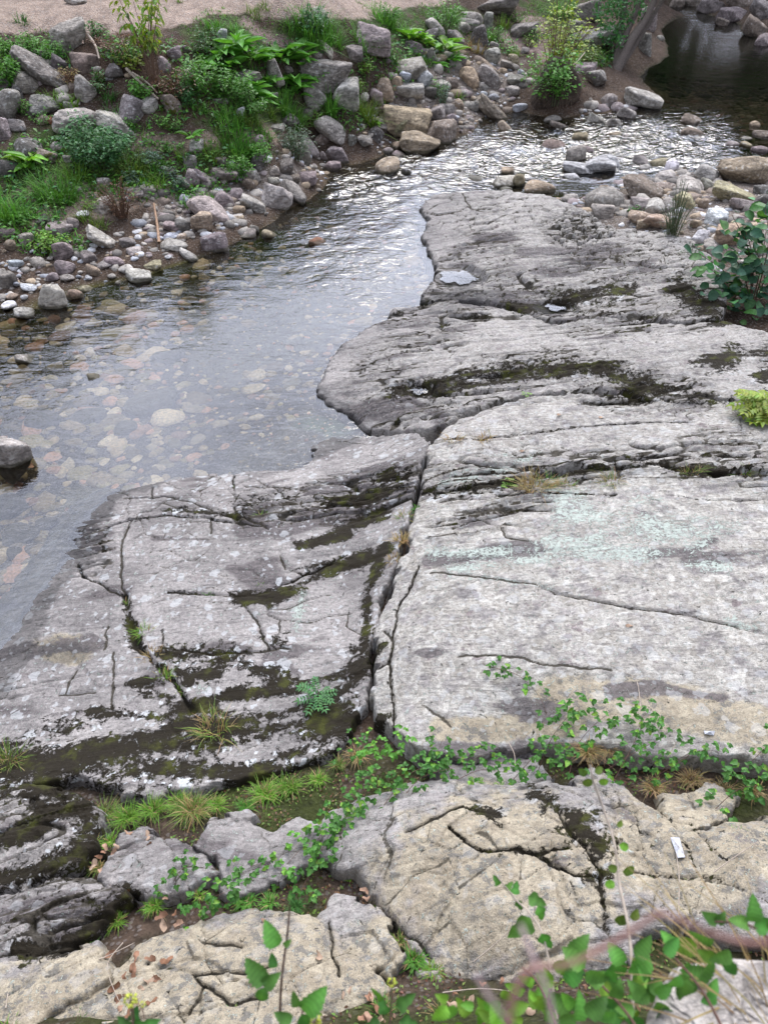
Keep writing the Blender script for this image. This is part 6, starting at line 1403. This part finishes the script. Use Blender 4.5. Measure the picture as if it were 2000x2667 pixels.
# litter
def card(name, q, th, label, cat, mat, field=RH, lift=.02):
    P = np.array([base_at(a, b, field)[0] + np.array([0, 0, lift + .01 * (i % 2)]) for i, (a, b) in enumerate(q)]); c = P.mean(0); P = P - c; mid = (P[0] + P[1] + P[2] + P[3]) / 4 + [0, 0, .02]
    top = np.concatenate([P, [mid]]); bot = top - [0, 0, th]; V = np.concatenate([top, bot]); F3 = [(0, 1, 4), (1, 2, 4), (2, 3, 4), (3, 0, 4), (6, 5, 9), (7, 6, 9), (8, 7, 9), (5, 8, 9)]; F4 = [(i, i + 5, (i + 1) % 4 + 5, (i + 1) % 4) for i in range(4)]
    o = obj(name, mesh(name, V, [np.array(F3), np.array(F4)], mat, False), None, c.tolist()); return tag(o, label, cat)
card('wrapper', [(1738,2193),(1760,2196),(1776,2245),(1756,2248)], .003, 'crumpled white wrapper on the buff sloping rock', 'litter', M_PAPER, surf, .07)
card('wrapper', [(1830,1907),(1858,1910),(1855,1919),(1832,1917)], .004, 'small white and brown wrapper on the lichen slab', 'litter', M_PAPER)
# ------------------------------------------------------------------ nearest plants, just below the camera
RIGHT = np.array([1, 0, 0.]); UPV = np.array([0, SP, CP]); FWD = np.array([0, CP, -SP])
def near_plant(name, stem, leaves, label, cat, ck, mat=None, r0=.0035, asp=.7, kind='bram'):
    ck = 'near' if ck == 'green' else ck
    P = np.array([at_depth(*q) for q in stem]); o0 = P[0]; root = empty(name, o0.tolist()); S = spline(P - o0, 20); V, F = tube_geo(S, np.linspace(r0, r0 * .6, 20), 7); obj('cane', mesh('cane', V, [F], mat or M_REDSTEM), root); r = random.Random(len(leaves))
    for k, (a, b, dp, ang, ln) in enumerate(leaves):
        p = at_depth(a, b, dp) - o0; th = R_(ang); d = RIGHT * math.cos(th) + UPV * math.sin(th) + FWD * r.uniform(-.3, .3); up = -FWD + RIGHT * r.gauss(0, .3) + UPV * r.gauss(.1, .3); c = ck if r.random() > .15 else 'lime'
        lf = add_leaf(root, leaf_mesh(kind, c, k % 5, asp), p, d, up, ln * .85 * dp / FPX)
        j = np.argmin(((S - p) ** 2).sum(1)); V, F = tube_geo(spline([S[j], (S[j] + p) / 2 + UPV * .004, p], 5), np.full(5, .0012), 4); sk = obj('leaf_stalk', mesh('leaf_stalk', V, [F], mat or M_REDSTEM), lf); sk.matrix_parent_inverse = lf.matrix_local.inverted()
    return tag(root, label, cat, 'plants just below the camera')
near_plant('bramble_shoot', [(735,2760,1.9),(730,2640,1.85),(735,2540,1.8),(748,2440,1.78),(755,2360,1.76)], [(728,2462,1.78,130,84),(740,2462,1.78,40,30),(714,2520,1.8,100,44),(695,2560,1.8,140,96),(686,2570,1.8,42,66),(690,2572,1.8,-110,62)], 'red stemmed bramble shoot with big toothed leaves over the ochre rock', 'bramble', 'green')
near_plant('bramble_shoot', [(745,2790,1.75),(770,2700,1.7),(790,2630,1.68)], [(790,2632,1.68,45,100),(780,2620,1.68,115,52),(785,2640,1.68,-70,60),(760,2660,1.68,150,60)], 'bramble shoot at the bottom edge left of centre', 'bramble', 'green')
near_plant('climbing_stem', [(1650,2720,1.9),(1640,2450,2.0),(1612,2300,2.1),(1600,2200,2.15),(1572,2110,2.2),(1545,2035,2.2),(1536,1992,2.2)], [(1530,2015,2.2,160,30),(1548,2012,2.2,30,28),(1540,2030,2.2,220,32),(1558,2035,2.2,0,30),(1605,2150,2.15,20,26),(1612,2200,2.12,-20,30),(1606,2265,2.1,160,28),(1620,2270,2.1,10,40),(1635,2390,2.05,200,42),(1640,2390,2.05,20,40),(1600,2300,2.1,190,30)], 'tall pale climbing stem with heart shaped leaves in front of the ochre rock', 'climber', 'mix', M_DEAD, .0045, .85, 'round')
near_plant('ivy_shoot', [(1460,2720,1.9),(1420,2460,2.0),(1380,2380,2.05),(1340,2340,2.08),(1285,2270,2.1)], [(1300,2305,2.1,120,36),(1318,2318,2.1,60,34),(1340,2330,2.08,80,40),(1345,2345,2.08,-60,34),(1375,2335,2.08,-20,60),(1400,2360,2.05,-70,50),(1380,2390,2.05,220,90),(1410,2430,2.0,-60,60)], 'ivy shoot with angular leaves before the big ochre rock', 'ivy', 'green', M_DEAD, .003, .8, 'ivy')
rr = random.Random(21)
def clumpl(x0, x1, y0, y1, n, d0, d1, l0, l1): return [(rr.uniform(x0, x1), rr.uniform(y0, y1), rr.uniform(d0, d1), rr.uniform(20, 340), rr.uniform(l0, l1)) for _ in range(n)]
near_plant('bramble_clump', [(1700,2760,1.5),(1640,2650,1.6),(1560,2560,1.7),(1500,2510,1.75)], clumpl(1470,1700,2490,2667,34,1.6,1.85,50,92), 'dense bramble leaves at the bottom right of the picture', 'bramble', 'green')
near_plant('bramble_clump', [(1500,2780,1.6),(1440,2650,1.7),(1400,2560,1.8),(1360,2520,1.85)], clumpl(1300,1500,2520,2667,26,1.7,1.95,36,64), 'small leaved bramble left of the dense bottom bramble', 'bramble', 'lime')
near_plant('bramble_clump', [(1900,2720,1.5),(1840,2600,1.6),(1780,2520,1.7),(1720,2460,1.75)], clumpl(1690,1880,2430,2620,22,1.6,1.85,50,90), 'bramble leaves beside the dry grass at bottom right', 'bramble', 'green')
near_plant('bramble_clump', [(1240,2760,1.7),(1250,2680,1.75),(1290,2640,1.8)], clumpl(1140,1330,2600,2680,18,1.7,1.9,40,70), 'bright leaves along the bottom edge right of centre', 'bramble', 'lime')
near_plant('bramble_shoot', [(2120,2560,1.6),(2030,2470,1.6),(1950,2410,1.6),(1860,2400,1.62)], [(1950,2400,1.6,80,84),(1945,2412,1.6,150,66),(1960,2415,1.6,10,74),(1870,2400,1.62,150,60),(1865,2405,1.62,60,46),(2000,2420,1.6,60,70),(1900,2480,1.6,200,70),(1890,2500,1.6,-60,60)], 'bramble shoot with large leaves entering from the right edge', 'bramble', 'green')
near_plant('ivy_shoot', [(330,2780,1.8),(350,2690,1.8),(345,2610,1.78)], [(352,2680,1.8,20,80),(345,2680,1.8,150,60),(350,2660,1.8,80,50)], 'ivy with yellow flower heads at the bottom edge', 'ivy', 'dark', M_STEM, .003, .8, 'ivy')
near_plant('ivy_shoot', [(960,2760,1.9),(1010,2690,1.9),(1020,2570,1.88)], [(1010,2640,1.9,120,60),(1030,2620,1.9,20,70),(1000,2600,1.9,160,50),(1040,2660,1.9,-20,70),(990,2660,1.9,200,60)], 'ivy with a green flower head below the small cream rock', 'ivy', 'dark', M_STEM, .003, .8, 'ivy')
M_FLOWER = mat_flat('ivy_flower', (.42, .46, .06), .7, .25, 90)
def flower_head(px, py, dp, rpx, label):
    D, _ = ICO[2]; R0 = rpx * dp / FPX; S, F = ICO[1]; V = np.concatenate([D[i] * R0 * .8 + S * R0 * .2 for i in range(0, len(D), 2)]); n = len(range(0, len(D), 2)); Fs = np.concatenate([F + k * len(S) for k in range(n)]); c = at_depth(px, py, dp)
    root = empty('ivy_flower', c.tolist()); obj('flower_head', mesh('flower_head', V, [Fs], M_FLOWER), root); V, F = tube_geo([(0, 0, 0), -UPV * R0 * 2, -UPV * R0 * 4 + RIGHT * R0 * .4], np.full(3, .0015), 5); obj('stalk', mesh('stalk', V, [F], M_STEM), root); tag(root, label, 'flower')
flower_head(342, 2605, 1.77, 20, 'yellow green ivy flower head at the bottom left'); flower_head(822, 2660, 1.7, 17, 'yellow flower head at the bottom edge by the bramble shoot'); flower_head(1020, 2558, 1.87, 13, 'pale green ivy flower head below the cream rock'); flower_head(373, 2615, 1.77, 9, 'small green ivy bud beside the yellow flower head')
def cane(pts, r0, label, mat):
    P = np.array([at_depth(*q) for q in pts]); V, F = tube_geo(spline(P, 40) - P[0], np.linspace(r0, r0 * .8, 40) * (1 + .12 * np.sin(np.arange(40) * 2.1)), 8); tag(obj('bramble_cane', mesh('bramble_cane', V, [F], mat), None, P[0].tolist()), label, 'cane')
M_CANE = mat_flat('old_cane', (.19, .10, .08), .6, .3, 40); M_CANE2 = mat_flat('grey_cane', (.24, .18, .175), .7, .25, 40)
cane([(1330,2900,.42),(1325,2660,.44),(1372,2530,.45),(1480,2512,.46),(1600,2452,.46),(1700,2388,.46),(1740,2385,.46),(1850,2430,.46),(1950,2455,.46),(2060,2450,.46)], .0019, 'out of focus reddish cane arching across the bottom right', M_CANE)
cane([(1240,2540,.47),(1270,2590,.46),(1325,2665,.44)], .0014, 'short blurred grey cane forking at the bottom', M_CANE2); cane([(1355,2410,.5),(1395,2510,.48),(1430,2600,.46),(1450,2760,.44)], .0016, 'blurred grey purple cane crossing the reddish one', M_CANE2)
# dry grass and the pale coping stone in the corner
P0 = at_depth(1990, 2640, 1.7); n = 50; r = np.random.default_rng(4); az = r.uniform(1.6, 3.6, n)
V, F, C = blades_geo(r.normal(0, .05, (n, 3)) * [1, 1, .3], az, r.uniform(.2, 1.0, n), r.uniform(.2, .42, n), np.full(n, .004), r.uniform(.2, .8, n), cols('dry', n, r)); tag(obj('dry_grass', mesh('dry_grass', V, [F], M_GRASS, True, {'col': C}), None, (P0 - [0, 0, .1]).tolist()), 'clump of long straw coloured grass in the bottom right corner', 'grass')
V, F = stone_shape(4, 'a', 77); c = at_depth(1980, 2745, 1.75); o = obj('coping_stone', mesh('coping_stone', V * [.30, .16, .16], [F], M_STONE), None, c.tolist()); o.color = (.50, .45, .40, 0); tag(o, 'pale blurred coping stone in the bottom right corner', 'stone')
